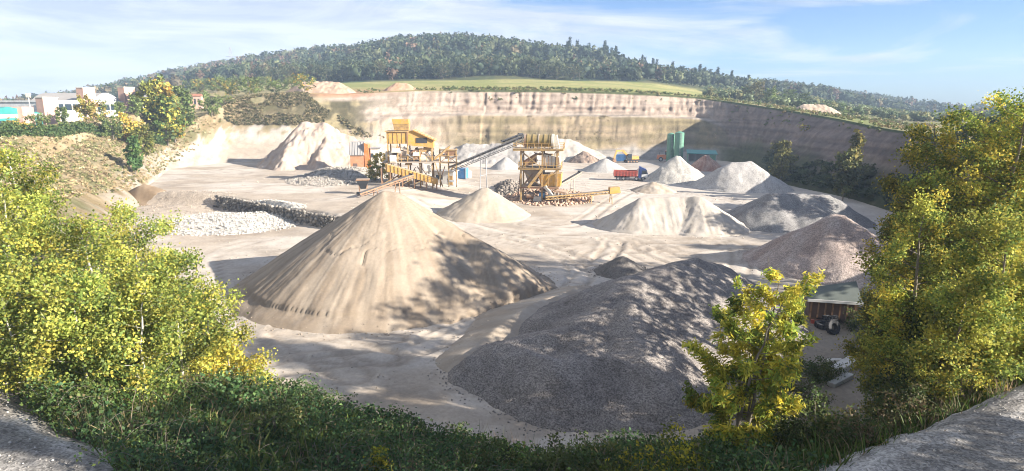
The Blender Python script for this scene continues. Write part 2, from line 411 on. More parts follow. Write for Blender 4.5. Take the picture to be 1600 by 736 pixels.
def build_floor():
    xs = np.concatenate([np.arange(-112, -30, 0.8), np.arange(-30, 30, 0.34), np.arange(30, 92, 0.8)])
    ys = np.concatenate([np.arange(24, 74, 0.34), np.arange(74, 224, 0.85)])
    X, Y = np.meshgrid(xs, ys, indexing='ij')
    Z = floor_z(X, Y)
    # wheel ruts: paths through the yard
    near = np.zeros_like(X) + 99.0; groove = np.zeros_like(X)
    paths = [[G(300, 560), G(430, 545), G(560, 535), G(650, 545), G(700, 520), G(800, 490), G(880, 458), G(905, 435), G(880, 400), G(800, 370)],
             [G(330, 600), G(480, 570), G(620, 555), G(690, 535), G(790, 498), G(872, 462)],
             [G(905, 440), G(960, 385), G(930, 372), G(800, 365), G(700, 340), G(640, 320)],
             [G(820, 350), G(900, 350), G(960, 310), G(1000, 298), G(1100, 305), G(1250, 330)],
             [G(1010, 380), G(1100, 380), G(1180, 350), G(1150, 315), G(1060, 300), G(940, 285), G(880, 285)],
             [G(390, 380), G(330, 400), G(330, 450), G(360, 520), G(420, 560)],
             [G(780, 300), G(720, 290), G(640, 310), G(520, 330)]]
    rp = np.random.default_rng(17)
    knots = [G(q[0], q[1]) for q in ((430, 520), (520, 545), (330, 420), (640, 350), (700, 360), (760, 375), (850, 385), (900, 420), (950, 375), (880, 330), (930, 320), (1000, 390), (1080, 400), (1150, 380), (1170, 330), (1100, 310), (980, 300), (900, 290), (700, 310), (620, 330), (480, 300), (400, 285), (340, 280), (1120, 430), (600, 560), (450, 580))]
    for i in range(13):
        a = knots[rp.integers(len(knots))]; p = [a]
        for _ in range(4):
            d_ = sorted(knots, key=lambda q: abs(math.hypot(q[0] - p[-1][0], q[1] - p[-1][1]) - 14) + rp.uniform(0, 9))
            p.append((d_[0][0] + rp.normal(0, 1.5), d_[0][1] + rp.normal(0, 2.0), 0))
        paths.append(p)
    for i, p in enumerate(paths):
        p = np.array([(q[0], q[1]) for q in p])
        t = np.linspace(0, len(p) - 1, 260); k = np.clip(t.astype(int), 0, len(p) - 2); f = (t - k)
        f3 = f * f * (3 - 2 * f)
        pm = p[np.maximum(k - 1, 0)]; pn = p[np.minimum(k + 2, len(p) - 1)]
        c = 0.5 * ((2 * p[k]) + (-pm + p[k + 1]) * f[:, None] + (2 * pm - 5 * p[k] + 4 * p[k + 1] - pn) * (f ** 2)[:, None] + (-pm + 3 * p[k] - 3 * p[k + 1] + pn) * (f ** 3)[:, None])
        d = np.full(X.shape, 99.0)
        for q in c: d = np.minimum(d, np.hypot(X - q[0], Y - q[1]))
        near = np.minimum(near, np.where(i < 7, d, np.abs(d - 1.1) + 1.2))
        Z -= (0.10 if i < 7 else 0.06) * np.exp(-((d - 1.1) / 0.30) ** 2) * (0.5 + fbm(X * 0.4, Y * 0.4, 40 + i))
        Z += 0.06 * np.exp(-((d - 1.75) / 0.3) ** 2)
        groove = np.maximum(groove, np.exp(-((d - 1.1) / 0.33) ** 2) * (0.45 + 0.9 * vnoise(X * .25, Y * .25, 60 + i)))
    Z += 0.10 * (fbm(X * 0.45, Y * 0.45, 9) - 0.5) + 0.07 * (fbm(X * 1.6, Y * 1.6, 10) - 0.5)
    n = fbm(X / 14, Y / 9, 21); n2 = fbm(X / 5, Y / 3.2, 22); n3 = fbm(X / 40, Y / 40, 23)
    C = lerp(C_SAND, C_PALE, sstep(0.42, 0.64, n))
    C = lerp(C, np.broadcast_to(C_DAMP, C.shape), 0.55 * sstep(0.55, 0.72, n2))
    C = lerp(C, np.broadcast_to(C_PALE * 1.08, C.shape), 0.7 * np.exp(-(near / 2.6) ** 2))
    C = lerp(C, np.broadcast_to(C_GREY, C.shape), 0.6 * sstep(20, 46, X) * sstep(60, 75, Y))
    C = lerp(C, np.broadcast_to(C_PALE * 1.1, C.shape), 0.6 * sstep(100, 120, Y) * sstep(0, 20, X + 5) * sstep(0.35, 0.6, n3))
    C = lerp(C, np.broadcast_to(C_DAMP * 0.95, C.shape), np.clip(0.62 * groove, 0, .8))
    C = lerp(C, np.broadcast_to((0.19, 0.165, 0.135), C.shape), 0.75 * sstep(11, 16, X + 3 * (n - .5)) * (1 - sstep(56, 70, Y)))  # dark soil round the skip, the shade there put into its colour
    ny = len(ys)
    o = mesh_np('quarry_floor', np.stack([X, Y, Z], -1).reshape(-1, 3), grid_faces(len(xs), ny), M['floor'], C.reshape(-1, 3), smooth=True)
    tag(o, 'pale sandy quarry floor marked by truck wheels', kind='structure')
    return o
floor_o = build_floor()

# ------------------------------------------------------------------ terrain around the pit: rings of stations
# each station: floor edge, rim, mid, hill foot, hill crest, kind of slope
ST = [
 ((2, 29.5), (2, 19.5, 5.0), (1, 13, 8.2), (0, 4, 8.3), (0, -150, 9), 'bank'),
 ((-6, 31.5), (-7, 20.5, 6.1), (-7, 13.5, 8.2), (-8, 5, 8.3), (-150, -180, 9), 'bank'),
 ((-13, 35), (-14.5, 24, 7.0), (-14, 16.8, 8.2), (-20, 8, 8.3), (-300, -120, 9), 'bank'),
 ((-20, 43), (-24, 31, 7.2), (-22, 22, 8.25), (-34, 16, 8.4), (-420, -30, 8), 'bank'),
 ((-30, 57), (-38, 46, 7.5), (-46, 38, 8.5), (-90, 20, 9), (-600, 80, 8), 'bank'),
 ((-47, 77), (-58, 72, 8.0), (-80, 70, 10), (-150, 80, 11), (-800, 300, 10), 'dry'),
 ((-62, 97), (-76, 98, 7.2), P(0, 215, 110), P(-40, 190, 260), P(-100, 178, 900), 'dry'),
 ((-69, 112), (-90, 121, 9.0), P(90, 203, 132), P(60, 174, 380), P(0, 172, 900), 'dry'),
 ((-77, 130), (-97, 145, 11.5), P(180, 186, 156), P(150, 162, 400), P(120, 154, 900), 'dry'),
 ((-89, 160), P(265, 205, 180), P(285, 160, 207), P(280, 142, 400), P(265, 124, 800), 'sanddry'),
 ((-84, 178), P(370, 157, 208), P(370, 142, 290), P(380, 128, 380), P(370, 106, 720), 'sanddry'),
 ((-66, 184), P(465, 147, 216), P(470, 137, 300), P(480, 127, 370), P(470, 92, 650), 'sanddark'),
 ((-50, 190), P(535, 148, 222), P(550, 131, 330), P(560, 127, 350), P(560, 82, 590), 'cream'),
 ((-38, 203), P(640, 143, 222), P(650, 129, 332), P(650, 126, 350), P(650, 72, 570), 'cream2'),
 ((-12, 209), P(760, 141, 224), P(760, 128, 337), P(760, 125, 355), P(745, 68, 560), 'cliff'),
 ((15, 211), P(880, 142, 227), P(880, 127, 347), P(880, 124, 365), P(900, 90, 570), 'cliff'),
 ((42, 213), P(1000, 146, 231), P(1000, 133, 352), P(1000, 126, 370), P(1000, 114, 610), 'cliff'),
 ((66, 216), P(1090, 152, 236), P(1100, 147, 340), P(1110, 139, 400), P(1100, 131, 690), 'cliff'),
 ((74, 206), P(1155, 161, 226), P(1190, 160, 300), P(1205, 150, 430), P(1200, 141, 770), 'shade'),
 ((70, 178), P(1230, 172, 192), P(1260, 169, 270), P(1290, 160, 460), P(1300, 152, 860), 'shade'),
 ((65, 150), P(1310, 186, 160), P(1340, 183, 230), P(1370, 174, 480), P(1400, 166, 950), 'shade'),
 ((68, 125), P(1390, 202, 134), P(1430, 195, 210), P(1470, 184, 480), P(1500, 178, 1000), 'shade'),
 ((66, 100), (80, 108, 12.5), (130, 130, 13), (300, 280, 13), (900, 700, 18), 'bank'),
 ((56, 74), (70, 78, 11), (130, 80, 12), (350, 120, 12), (1100, 300, 14), 'bank'),
 ((46, 54), (56, 54, 9.5), (110, 50, 10), (300, 20, 10), (900, -50, 10), 'bank'),
 ((36, 41), (43, 38, 8.4), (60, 24, 8.8), (150, -20, 9), (600, -250, 9), 'bank'),
 ((26, 33.5), (28, 27, 7.9), (27, 23.5, 8.2), (32, 12, 8.35), (300, -250, 9), 'bank'),
 ((15, 29.5), (14.5, 20.5, 6.3), (11, 16, 8.2), (14, 6, 8.3), (120, -220, 9), 'bank'),
]
PROF = {  # fractions (t, outward, up)
 'bank': [(0, 0, 0), (.25, .25, .25), (.5, .5, .52), (.75, .75, .78), (1, 1, 1)],
 'dry': [(0, 0, 0), (.25, .15, .22), (.5, .4, .5), (.75, .7, .78), (1, 1, 1)],
 'sanddry': [(0, 0, 0), (.25, .28, .18), (.5, .55, .48), (.75, .8, .75), (1, 1, 1)],
 'sanddark': [(0, 0, 0), (.25, .24, .2), (.5, .45, .52), (.75, .72, .78), (1, 1, 1)],
 'cream': [(0, 0, 0), (.25, .3, .2), (.5, .5, .5), (.75, .75, .75), (1, 1, 1)],
 'cream2': [(0, 0, 0), (.25, .3, .2), (.5, .5, .6), (.6, .68, .63), (1, 1, 1)],
 'cliff': [(0, 0, 0), (.25, .34, .19), (.5, .52, .64), (.58, .78, .665), (1, 1, 1)],
 'shade': [(0, 0, 0), (.25, .3, .22), (.5, .52, .5), (.75, .75, .76), (1, 1, 1)],
}
KINDS = list(PROF)
def catmull(A, u):
    n = len(A); k = np.floor(u).astype(int); f = (u - k)[:, None]; k = k % n
    a, b, c, d = A[(k - 1) % n], A[k], A[(k + 1) % n], A[(k + 2) % n]
    s = 0.5 * ((2 * b) + (c - a) * f + (2 * a - 5 * b + 4 * c - d) * f ** 2 + (3 * b - a - 3 * c + d) * f ** 3)
    return 0.65 * s + 0.35 * (b + (c - b) * f)
def linst(A, u):
    n = len(A); k = np.floor(u).astype(int); f = (u - k); f = f * f * (3 - 2 * f); f = f[:, None]; k = k % n
    return A[k] * (1 - f) + A[(k + 1) % n] * f
def build_terrain():
    n = len(ST)
    R0 = np.array([(s[0][0], s[0][1], fz(*s[0]) - 0.15) for s in ST], float)
    R1, R2, R3, R4 = [np.array([s[k] for s in ST], float) for k in (1, 2, 3, 4)]
    c0 = np.array((0.0, 100.0))
    R5 = R4.copy(); R5[:, :2] = c0 + (R4[:, :2] - c0) * 1.12; R5[:, 2] = 6.0
    R5[(np.arange(n) <= 3) | (np.arange(n) >= 24), 2] = 7
    us = []
    for i in range(n):
        j = (i + 1) % n
        L = max(np.hypot(*(R0[j] - R0[i])[:2]), np.hypot(*(R1[j] - R1[i])[:2]))
        step = 0.55 if 8 <= i <= 21 else 0.8
        us.append(i + np.arange(0, 1, 1.0 / max(4, int(L / step))))
    u = np.concatenate(us); nu = len(u)
    c = [catmull(A, u) for A in (R0, R1, R2, R3, R4, R5)]
    W = linst(np.eye(len(KINDS))[[KINDS.index(s[5]) for s in ST]], u)        # weight of each kind of slope
    # --- slope between floor edge and rim
    nt = 44
    T = np.linspace(0, 1, nt)
    oh = np.zeros((nu, nt)); oz = np.zeros((nu, nt))
    for k, nm in enumerate(KINDS):
        p = np.array(PROF[nm])
        oh += W[:, k:k + 1] * np.interp(T, p[:, 0], p[:, 1])[None]; oz += W[:, k:k + 1] * np.interp(T, p[:, 0], p[:, 2])[None]
    D = c[1] - c[0]
    Vs = np.empty((nu, nt, 3))
    Vs[..., :2] = c[0][:, None, :2] + D[:, None, :2] * oh[..., None]
    Vs[..., 2] = c[0][:, None, 2] + D[:, None, 2] * oz
    seg = np.hypot(*(np.roll(c[1], -1, 0) - c[1])[:, :2].T); s = np.cumsum(seg)[:, None] + 0 * T[None]
    nrm = D[:, :2] / np.maximum(np.hypot(D[:, 0], D[:, 1]), 1e-6)[:, None]
    kw = {nm: W[:, k:k + 1] for k, nm in enumerate(KINDS)}
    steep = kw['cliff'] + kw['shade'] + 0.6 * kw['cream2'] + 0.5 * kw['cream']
    env = np.sin(np.pi * np.clip(T, 0, 1))[None] ** 0.6
    gul = (np.abs(fbm(s / 4.2, T[None] * 3.0 + s * 0.01, 31, 4) - 0.5) * 2)
    big = fbm(s / 22, T[None] * 1.5, 32, 3) - 0.5
    off = steep * env * (1.3 * (0.35 - gul) + 1.7 * big)
    off += (1 - steep) * env * 2.0 * big
    fl = np.abs(vnoise(s / 1.25, T[None] * 2.2, 39) - 0.5) * 2
    off += (kw['cliff'] + kw['shade'] * .6 + .4 * kw['cream2']) * sstep(0.6, 0.7, T)[None] * (1 - sstep(.93, 1, T))[None] * 0.6 * (0.5 - np.clip(fl * 1.8, 0, 1))
    ledge = np.sin(Vs[..., 2] * 2.6 + 3 * fbm(s / 18, T[None] * 2, 37)) * 0.3 * steep * env
    off += ledge
    Vs[..., :2] += nrm[:, None, :] * off[..., None]
    Vs[..., 2] += env * (0.9 * (fbm(Vs[..., 0] / 5, Vs[..., 1] / 5, 33) - 0.5) * (1 - 0.5 * steep) + 0.35 * (fbm(Vs[..., 0] * 0.9, Vs[..., 1] * 0.9, 34) - 0.5))
    x, y, z = Vs[..., 0], Vs[..., 1], Vs[..., 2]
    na = fbm(s / 7, z / 5, 35); nb = fbm(s / 2.5, z / 2.5, 36, 5); nl = fbm(s / 40, z * 0.9, 38, 4)
    t = T[None] + 0 * s
    def mixc(c1, c2, f): return lerp(np.broadcast_to(c1, (nu, nt, 3)), np.broadcast_to(c2, (nu, nt, 3)), f + 0 * t)
    dryc = mixc(C_DRY, C_DRY2, sstep(0.35, 0.7, nb)); dryc = lerp(dryc, np.broadcast_to(C_GREEN, dryc.shape), 0.5 * sstep(0.5, 0.7, na))
    sandc = mixc(C_PALE, C_SAND, sstep(0.4, 0.65, na))
    darkg = mixc((0.10, 0.085, 0.045), (0.27, 0.22, 0.12), sstep(0.42, 0.66, nb))
    col = {}
    col['bank'] = mixc((0.05, 0.06, 0.025), (0.13, 0.11, 0.06), sstep(0.45, 0.7, nb))
    col['dry'] = lerp(lerp(dryc, mixc(C_PINK, C_PALE, na), 0.75 * sstep(0.5, 0.62, na) * (1 - sstep(0.3, 0.6, t))), sandc, (1 - sstep(0.03, 0.12, t)))
    col['sanddry'] = lerp(sandc, dryc, sstep(0.42, 0.55, t + 0.5 * (nb - 0.5)))
    col['sanddark'] = lerp(sandc, darkg, sstep(0.42, 0.5, t + 0.3 * (nb - 0.5)))
    creamc = mixc((0.45, 0.37, 0.295), (0.34, 0.265, 0.2), sstep(0.45, 0.7, nb))
    col['cream'] = lerp(lerp(creamc, darkg, sstep(0.25, 0.4, t) * (1 - sstep(0.86, 0.93, t)) * sstep(0.25, 0.45, na)), np.broadcast_to(np.array((0.42, 0.22, 0.13)), creamc.shape), sstep(0.93, 0.97, t))
    col['cream2'] = creamc
    up = mixc((0.36, 0.285, 0.225), (0.285, 0.22, 0.168), sstep(0.40, 0.66, 0.3 * nb + 0.3 * gul + 0.45 * (1 - np.clip(fl * 1.8, 0, 1))))
    lo = mixc((0.31, 0.24, 0.155), (0.225, 0.18, 0.10), sstep(0.42, 0.62, 0.5 * na + 0.5 * nl))
    ta = mixc((0.35, 0.315, 0.27), (0.27, 0.245, 0.215), sstep(0.4, 0.6, na))
    cl = lerp(ta, lo, sstep(0.2, 0.27, t + 0.15 * (na - 0.5)))
    cl = lerp(cl, np.broadcast_to(np.array((0.36, 0.30, 0.24)), cl.shape), sstep(0.49, 0.515, t))
    cl = lerp(cl, up, sstep(0.56, 0.62, t))
    col['cliff'] = lerp(cl, np.broadcast_to(np.array((0.07, 0.08, 0.03)), cl.shape), sstep(0.955, 0.975, t))
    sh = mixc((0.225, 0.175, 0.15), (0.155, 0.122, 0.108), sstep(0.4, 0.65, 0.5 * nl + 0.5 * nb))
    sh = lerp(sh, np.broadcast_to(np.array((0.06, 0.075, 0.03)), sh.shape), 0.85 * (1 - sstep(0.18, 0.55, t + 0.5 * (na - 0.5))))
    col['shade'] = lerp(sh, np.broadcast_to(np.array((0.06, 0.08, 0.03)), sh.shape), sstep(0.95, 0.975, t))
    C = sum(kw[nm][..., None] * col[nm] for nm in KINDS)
    strata = vnoise(z * 2.1 + 0.25 * fbm(s / 9, z, 41), s / 30, 42)
    C = C * (1 - 0.3 * (steep * env * sstep(0.55, 0.75, strata)))[..., None] * (1 + 0.16 * steep * (fbm(s * 0.9, z * 1.3, 43, 3) - 0.5) * 2)[..., None]
    o1 = mesh_np('quarry_slope', Vs.reshape(-1, 3), grid_faces(nu, nt, True), M['cliff'], C.reshape(-1, 3), smooth=True)
    tag(o1, 'cut quarry faces and banks rising from the pit floor to the rim', kind='structure')
    # --- land beyond the rim
    rows = []; zone = []
    for a, b, k, m_ in ((c[1], c[2], 12, 0), (c[2], c[3], 12, 1), (c[3], c[4], 26, 2), (c[4], c[5], 5, 3)):
        for f in np.linspace(0, 1, k, endpoint=False):
            rows.append(a + (b - a) * f); zone.append(m_ + f)
    rows.append(c[5]); zone.append(4.0)
    # the rim row is the same row of points as the top of the slope
    Vt = np.stack(rows, 1); zn = np.array(zone)[None] + 0 * Vt[..., 0]
    xx, yy = Vt[..., 0], Vt[..., 1]
    amp = np.interp(zn, [0, 0.06, 1, 2, 2.5, 3, 4], [0, 0.25, 0.5, 1.5, 9, 3, 3])
    flat = np.exp(-((np.hypot(xx, yy - 6)) / 34) ** 4)                     # keep the ground round the road even
    Vt[..., 2] += amp * (1 - flat) * (fbm(xx / 60, yy / 60, 51) - 0.5) * 2
    Vt[:, 0] = Vs[:, -1]
    na = fbm(xx / 18, yy / 18, 52); nb = fbm(xx / 5, yy / 5, 53)
    sh_ = Vt.shape
    def mx(c1, c2, f): return lerp(np.broadcast_to(c1, sh_), np.broadcast_to(c2, sh_), f + 0 * na)
    field = mx((0.20, 0.205, 0.06), (0.27, 0.245, 0.09), sstep(0.4, 0.65, na))
    dryc = mx(C_DRY, C_DRY2, sstep(0.35, 0.7, nb)); dryc = lerp(dryc, np.broadcast_to(C_GREEN, sh_), 0.4 * sstep(0.5, 0.7, na))
    leftw = kw['dry'] + 0.7 * kw['sanddry'] + 0.5 * kw['sanddark']
    fr = mx((0.06, 0.065, 0.03), (0.15, 0.125, 0.07), sstep(0.4, 0.65, nb))
    bankw = kw['bank']
    c1 = lerp(lerp(field, dryc, np.clip(leftw, 0, 1) + 0 * na), fr, bankw + 0 * na)
    c1 = lerp(c1, np.broadcast_to(np.array((0.36, 0.20, 0.12)), sh_), 0.9 * np.clip(kw['cream'] + 0.4 * kw['sanddark'] + .3 * kw['cream2'], 0, 1) * (1 - sstep(0.15, 0.5, zn)) )
    shf = mx((0.14, 0.15, 0.05), (0.26, 0.22, 0.12), sstep(0.4, 0.62, na))
    c1 = lerp(c1, shf, kw['shade'] + 0 * na)
    wood = mx((0.035, 0.055, 0.02), (0.08, 0.08, 0.03), sstep(0.4, 0.6, na))
    C2 = lerp(c1, wood, sstep(1.5, 2.0, zn) * (1 - bankw))
    C2 = lerp(C2, np.broadcast_to(np.array((0.08, 0.09, 0.03)), sh_), (1 - sstep(0.02, 0.09, zn)) * (kw['cliff'] + kw['shade']))
    o2 = mesh_np('terrain', Vt.reshape(-1, 3), grid_faces(nu, Vt.shape[1], True), M['terrain'], C2.reshape(-1, 3), smooth=True)
    tag(o2, 'fields, banks and wooded hillside round the quarry', kind='structure')
    return o1, o2, u, c, Vt, Vs
slope_o, terrain_o, TU, TC, TV, SV = build_terrain()

def bvh_of(*objs):
    vs, fs = [], []
    for o in objs:
        n = len(vs)
        me = o.data
        a = np.empty(len(me.vertices) * 3, np.float32); me.vertices.foreach_get('co', a)
        l = np.empty(len(me.loops), np.int32); me.loops.foreach_get('vertex_index', l)
        vs += a.reshape(-1, 3).tolist(); fs += (l.reshape(-1, 4) + n).tolist()
    return BVHTree.FromPolygons(vs, fs)
GROUND = bvh_of(slope_o, terrain_o, floor_o)
def ground(x, y, top=400.0):
    h = GROUND.ray_cast(Vector((x, y, top)), Vector((0, 0, -1)))
    return h[0].z if h[0] is not None else 0.0

# ------------------------------------------------------------------ gravel road in front
def build_road():
    # centre line and half width; the far edge is the one the photograph shows
    edge = np.array([(-60, 44), (-40, 32), (-27, 25.2), (-18.6, 20.2), (-13.5, 16.6), (-9, 13.8), (-3, 12.2), (3, 12.4), (8.5, 14.6), (13, 17), (18.5, 20.0), (27, 24.5), (40, 29), (60, 33)], float)
    t = np.linspace(0, len(edge) - 1, 420); k = np.clip(t.astype(int), 0, len(edge) - 2); f = (t - k)[:, None]
    pm = edge[np.maximum(k - 1, 0)]; pn = edge[np.minimum(k + 2, len(edge) - 1)]
    c = 0.5 * ((2 * edge[k]) + (-pm + edge[k + 1]) * f + (2 * pm - 5 * edge[k] + 4 * edge[k + 1] - pn) * f ** 2 + (-pm + 3 * edge[k] - 3 * edge[k + 1] + pn) * f ** 3)
    d = np.gradient(c, axis=0); d /= np.hypot(d[:, 0], d[:, 1])[:, None]
    nr = np.stack([d[:, 1], -d[:, 0]], 1)                    # towards the camera
    w = np.linspace(-0.5, 6.2, 44)
    V = np.empty((len(c), len(w), 3))
    V[..., :2] = c[:, None] + nr[:, None] * (w[None, :, None] + (0.9 * (fbm(t * 2.3, 0 * t, 61) - 0.5))[:, None, None])
    zc = np.array([ground(*p) for p in c[:, :2] + nr * 2.5])
    zc = np.convolve(np.pad(zc, 20, mode='edge'), np.ones(41) / 41, 'valid')
    prof = np.interp(w, [-0.5, 0.0, 0.5, 1.7, 2.9, 4.1, 5.2, 6.0, 6.2], [-0.25, 0.0, 0.10, 0.06, 0.12, 0.06, 0.10, 0.0, -0.25])
    V[..., 2] = zc[:, None] + 0.16 + prof[None] + 0.06 * (fbm(V[..., 0] * 1.1, V[..., 1] * 1.1, 62, 5) - 0.5)
    n = fbm(t[:, None] * 1.6 + 0 * w[None], 1.5 * w[None] + 0 * t[:, None], 63, 5, .6); lane = np.exp(-((w - 1.7) / 0.7) ** 2) + np.exp(-((w - 4.1) / 0.7) ** 2)
    C = lerp(np.broadcast_to((0.19, 0.175, 0.155), V.shape), np.broadcast_to((0.42, 0.395, 0.36), V.shape), np.clip(0.35 * lane[None] - .05 + sstep(0.42, 0.60, n) * 0.75, 0, 1))
    o = mesh_np('gravel_road', V.reshape(-1, 3), grid_faces(len(c), len(w)), M['road'], C.reshape(-1, 3), smooth=True)
    tag(o, 'rutted gravel road curving along the top of the bank', kind='structure')
    return o, c
road_o, ROAD = build_road()
def on_road(x, y, m=0.0):
    d = np.hypot(ROAD[:, 0] - x, ROAD[:, 1] - y); k = int(np.argmin(d))
    e = ROAD[min(k + 1, len(ROAD) - 1)] - ROAD[max(k - 1, 0)]; e = e / np.hypot(*e)
    s = (x - ROAD[k, 0]) * e[1] - (y - ROAD[k, 1]) * e[0]
    return -0.2 - m < s < 6.3 + m

rng = np.random.default_rng(7)
def rock_template(seed, n=2):
    import bmesh
    bm = bmesh.new(); bmesh.ops.create_icosphere(bm, subdivisions=n, radius=1.0)
    V = np.array([v.co[:] for v in bm.verts]); F = np.array([[v.index for v in f.verts] for f in bm.faces]); bm.free()
    r = np.random.default_rng(seed)
    for _ in range(7):                                   # chop flat faces
        d = r.normal(size=3); d /= np.linalg.norm(d); c = r.uniform(0.55, 0.85)
        s = V @ d; V = V - np.maximum(s - c, 0)[:, None] * d
    return V * r.uniform(0.75, 1.2, 3), F
ROCKS = [rock_template(k, 1) for k in range(8)]
def rocks(name, pts, sizes, cols, parent=None):
    Vs, Fs, Cs = [], [], []; n = 0
    for p, s_, c in zip(pts, sizes, cols):
        V, F = ROCKS[rng.integers(len(ROCKS))]
        q = rng.normal(size=4); q /= np.linalg.norm(q); w, x, y, z = q
        Rm = np.array([[1 - 2 * (y * y + z * z), 2 * (x * y - z * w), 2 * (x * z + y * w)], [2 * (x * y + z * w), 1 - 2 * (x * x + z * z), 2 * (y * z - x * w)], [2 * (x * z - y * w), 2 * (y * z + x * w), 1 - 2 * (x * x + y * y)]])
        V = (V * s_) @ Rm.T + np.array(p)
        Vs.append(V); Fs.append(F + n); Cs.append(np.broadcast_to(c, V.shape) * rng.uniform(.85, 1.15)); n += len(V)
    return mesh_np(name, np.concatenate(Vs), np.concatenate(Fs), M['stone'], np.concatenate(Cs), parent)
# ------------------------------------------------------------------ heaps
def heap(name, label, ridges, slope, c1, c2, mat='sand', res=None, seed=0, rill=0.25, rnd=0.35, cat='heap', group=None, cut=None, lump=0.15, base=None, streak=0.5, fringe=0, cracks=False, warp=0.22):
    """ridges: list of ((x0,y0),(x1,y1),h0,h1): a crest line with its heights; the sides fall at the angle of repose"""
    slope = math.tan(R(slope))
    xs = [p for r in ridges for p in (r[0][0], r[1][0])]; ys = [p for r in ridges for p in (r[0][1], r[1][1])]
    hm = max(max(r[2], r[3]) for r in ridges); pad = hm / slope * 1.25 + 1
    x0, x1, y0, y1 = min(xs) - pad, max(xs) + pad, min(ys) - pad, max(ys) + pad
    res = res or max(0.25, (x1 - x0) / 100)
    gx = np.arange(x0, x1, res); gy = np.arange(y0, y1, res)
    X, Y = np.meshgrid(gx, gy, indexing='ij')
    wx = X + 1.2 * (fbm(X / 6, Y / 6, seed + 1) - 0.5) * hm * warp; wy = Y + 1.2 * (fbm(X / 6, Y / 6, seed + 2) - 0.5) * hm * warp
    Z = np.full(X.shape, -9.0); U = np.zeros(X.shape); DD = np.zeros(X.shape)
    for i, ((ax, ay), (bx, by), h0, h1) in enumerate(ridges):
        ex, ey = bx - ax, by - ay; L2 = ex * ex + ey * ey + 1e-6
        t = np.clip(((wx - ax) * ex + (wy - ay) * ey) / L2, 0, 1)
        dx, dy = wx - ax - t * ex, wy - ay - t * ey
        d = np.sqrt(dx * dx + dy * dy + (rnd * hm * 0.12) ** 2) - rnd * hm * 0.12 * 0.6
        h = h0 + (h1 - h0) * t
        z = h - slope * d
        m = z > Z
        U = np.where(m, t * math.sqrt(L2) * 0.6 + np.arctan2(dy, dx) * 2.2 * hm / 3 + i * 31.0, U); DD = np.where(m, d, DD); Z = np.maximum(Z, z)
    toe = sstep(0.0, 0.22 * hm, Z)
    Zs = np.where(Z < 0.12 * hm, 0.12 * hm * (np.exp((Z - 0.12 * hm) / (0.12 * hm)) ) - 0.05 * hm * 0.4, Z)   # sweep out at the foot
    kf_ = 6.0 / max(hm, 2.5)
    rl = vnoise(U * 2.6, DD * 0.10, seed + 5) * 0.34 + vnoise(U * 6.3, DD * 0.16, seed + 6) * 0.36 + vnoise(U * 13, DD * 0.3, seed + 4) * 0.3 - 0.5
    Zs = Zs + 0.30 * rill * rl * toe * np.clip(DD / 2.0, 0, 1) * (hm / 6) ** .5
    Zs = Zs + lump * hm / 6 * (fbm(X * 0.9, Y * 0.9, seed + 7) - 0.5) * 2 * sstep(0, 0.1 * hm, Z + 0.05 * hm)
    if cracks:
        cr = np.abs(fbm(U * 0.22, DD * 0.22, seed + 11, 3) - 0.5); Zs = Zs - 0.16 * (1 - sstep(0.003, 0.010, cr)) * toe * sstep(.3, .6, vnoise(X * .2, Y * .2, seed + 13))
    Zs = Zs - 0.40 * (1 - sstep(-0.06 * hm, 0.05 * hm, Z))
    if base is None: bz = floor_z(X, Y)
    else: bz = base(X, Y)
    if cut is not None: Zs = cut(X, Y, Zs)
    W = bz + Zs
    keep = (W > bz - 0.33)
    fi = grid_faces(*X.shape); kf = keep.ravel()[fi].any(1); fi = fi[kf]
    W = np.maximum(W, bz - 0.45)
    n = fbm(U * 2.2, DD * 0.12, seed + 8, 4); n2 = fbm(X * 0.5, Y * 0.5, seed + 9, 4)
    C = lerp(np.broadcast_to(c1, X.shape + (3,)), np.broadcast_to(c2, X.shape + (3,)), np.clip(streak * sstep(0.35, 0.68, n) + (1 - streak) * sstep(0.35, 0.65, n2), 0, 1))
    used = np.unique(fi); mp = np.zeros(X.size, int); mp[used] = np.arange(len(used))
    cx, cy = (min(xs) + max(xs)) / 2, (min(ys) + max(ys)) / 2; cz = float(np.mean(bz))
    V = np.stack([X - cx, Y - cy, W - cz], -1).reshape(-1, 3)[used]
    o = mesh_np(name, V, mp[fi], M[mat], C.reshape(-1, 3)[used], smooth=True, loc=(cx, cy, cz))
    if fringe:
        r = np.random.default_rng(seed); ok = np.argwhere((Zs > -0.3) & (Zs < 0.35)); k = ok[r.integers(len(ok), size=fringe)]
        q = [(X[i, j] + r.normal(0, .55), Y[i, j] + r.normal(0, .55)) for i, j in k]
        pts = [(a - cx, b - cy, max(ground(a, b, 60), float(W[min(max(int((a - x0) / res), 0), X.shape[0] - 1), min(max(int((b - y0) / res), 0), X.shape[1] - 1)])) - cz) for a, b in q]
        f_ = rocks('spilled_stones', pts, r.uniform(.03, .10, fringe), [np.array(c2) * r.uniform(.6, 1.25) for _ in q], o); f_['kind'] = 'stuff'
    return tag(o, label, cat, group)
def auto(apx, apy, lpx, rpx, by, k=0.9):
    """foot and height of a cone from its outline in the photograph: (x, y), height"""
    x, y, z = GF((lpx + rpx) / 2, by)
    Rr = 5
    for _ in range(8):
        Dc = y + Rr * k
        Rr = 0.5 * (rpx - lpx) / FPX * Dc
    a = P(apx, apy, Dc)
    return (a[0], Dc), a[2] - fz(a[0], Dc)
def mv(p, dx, dy=0): return (p[0] + dx, p[1] + dy)

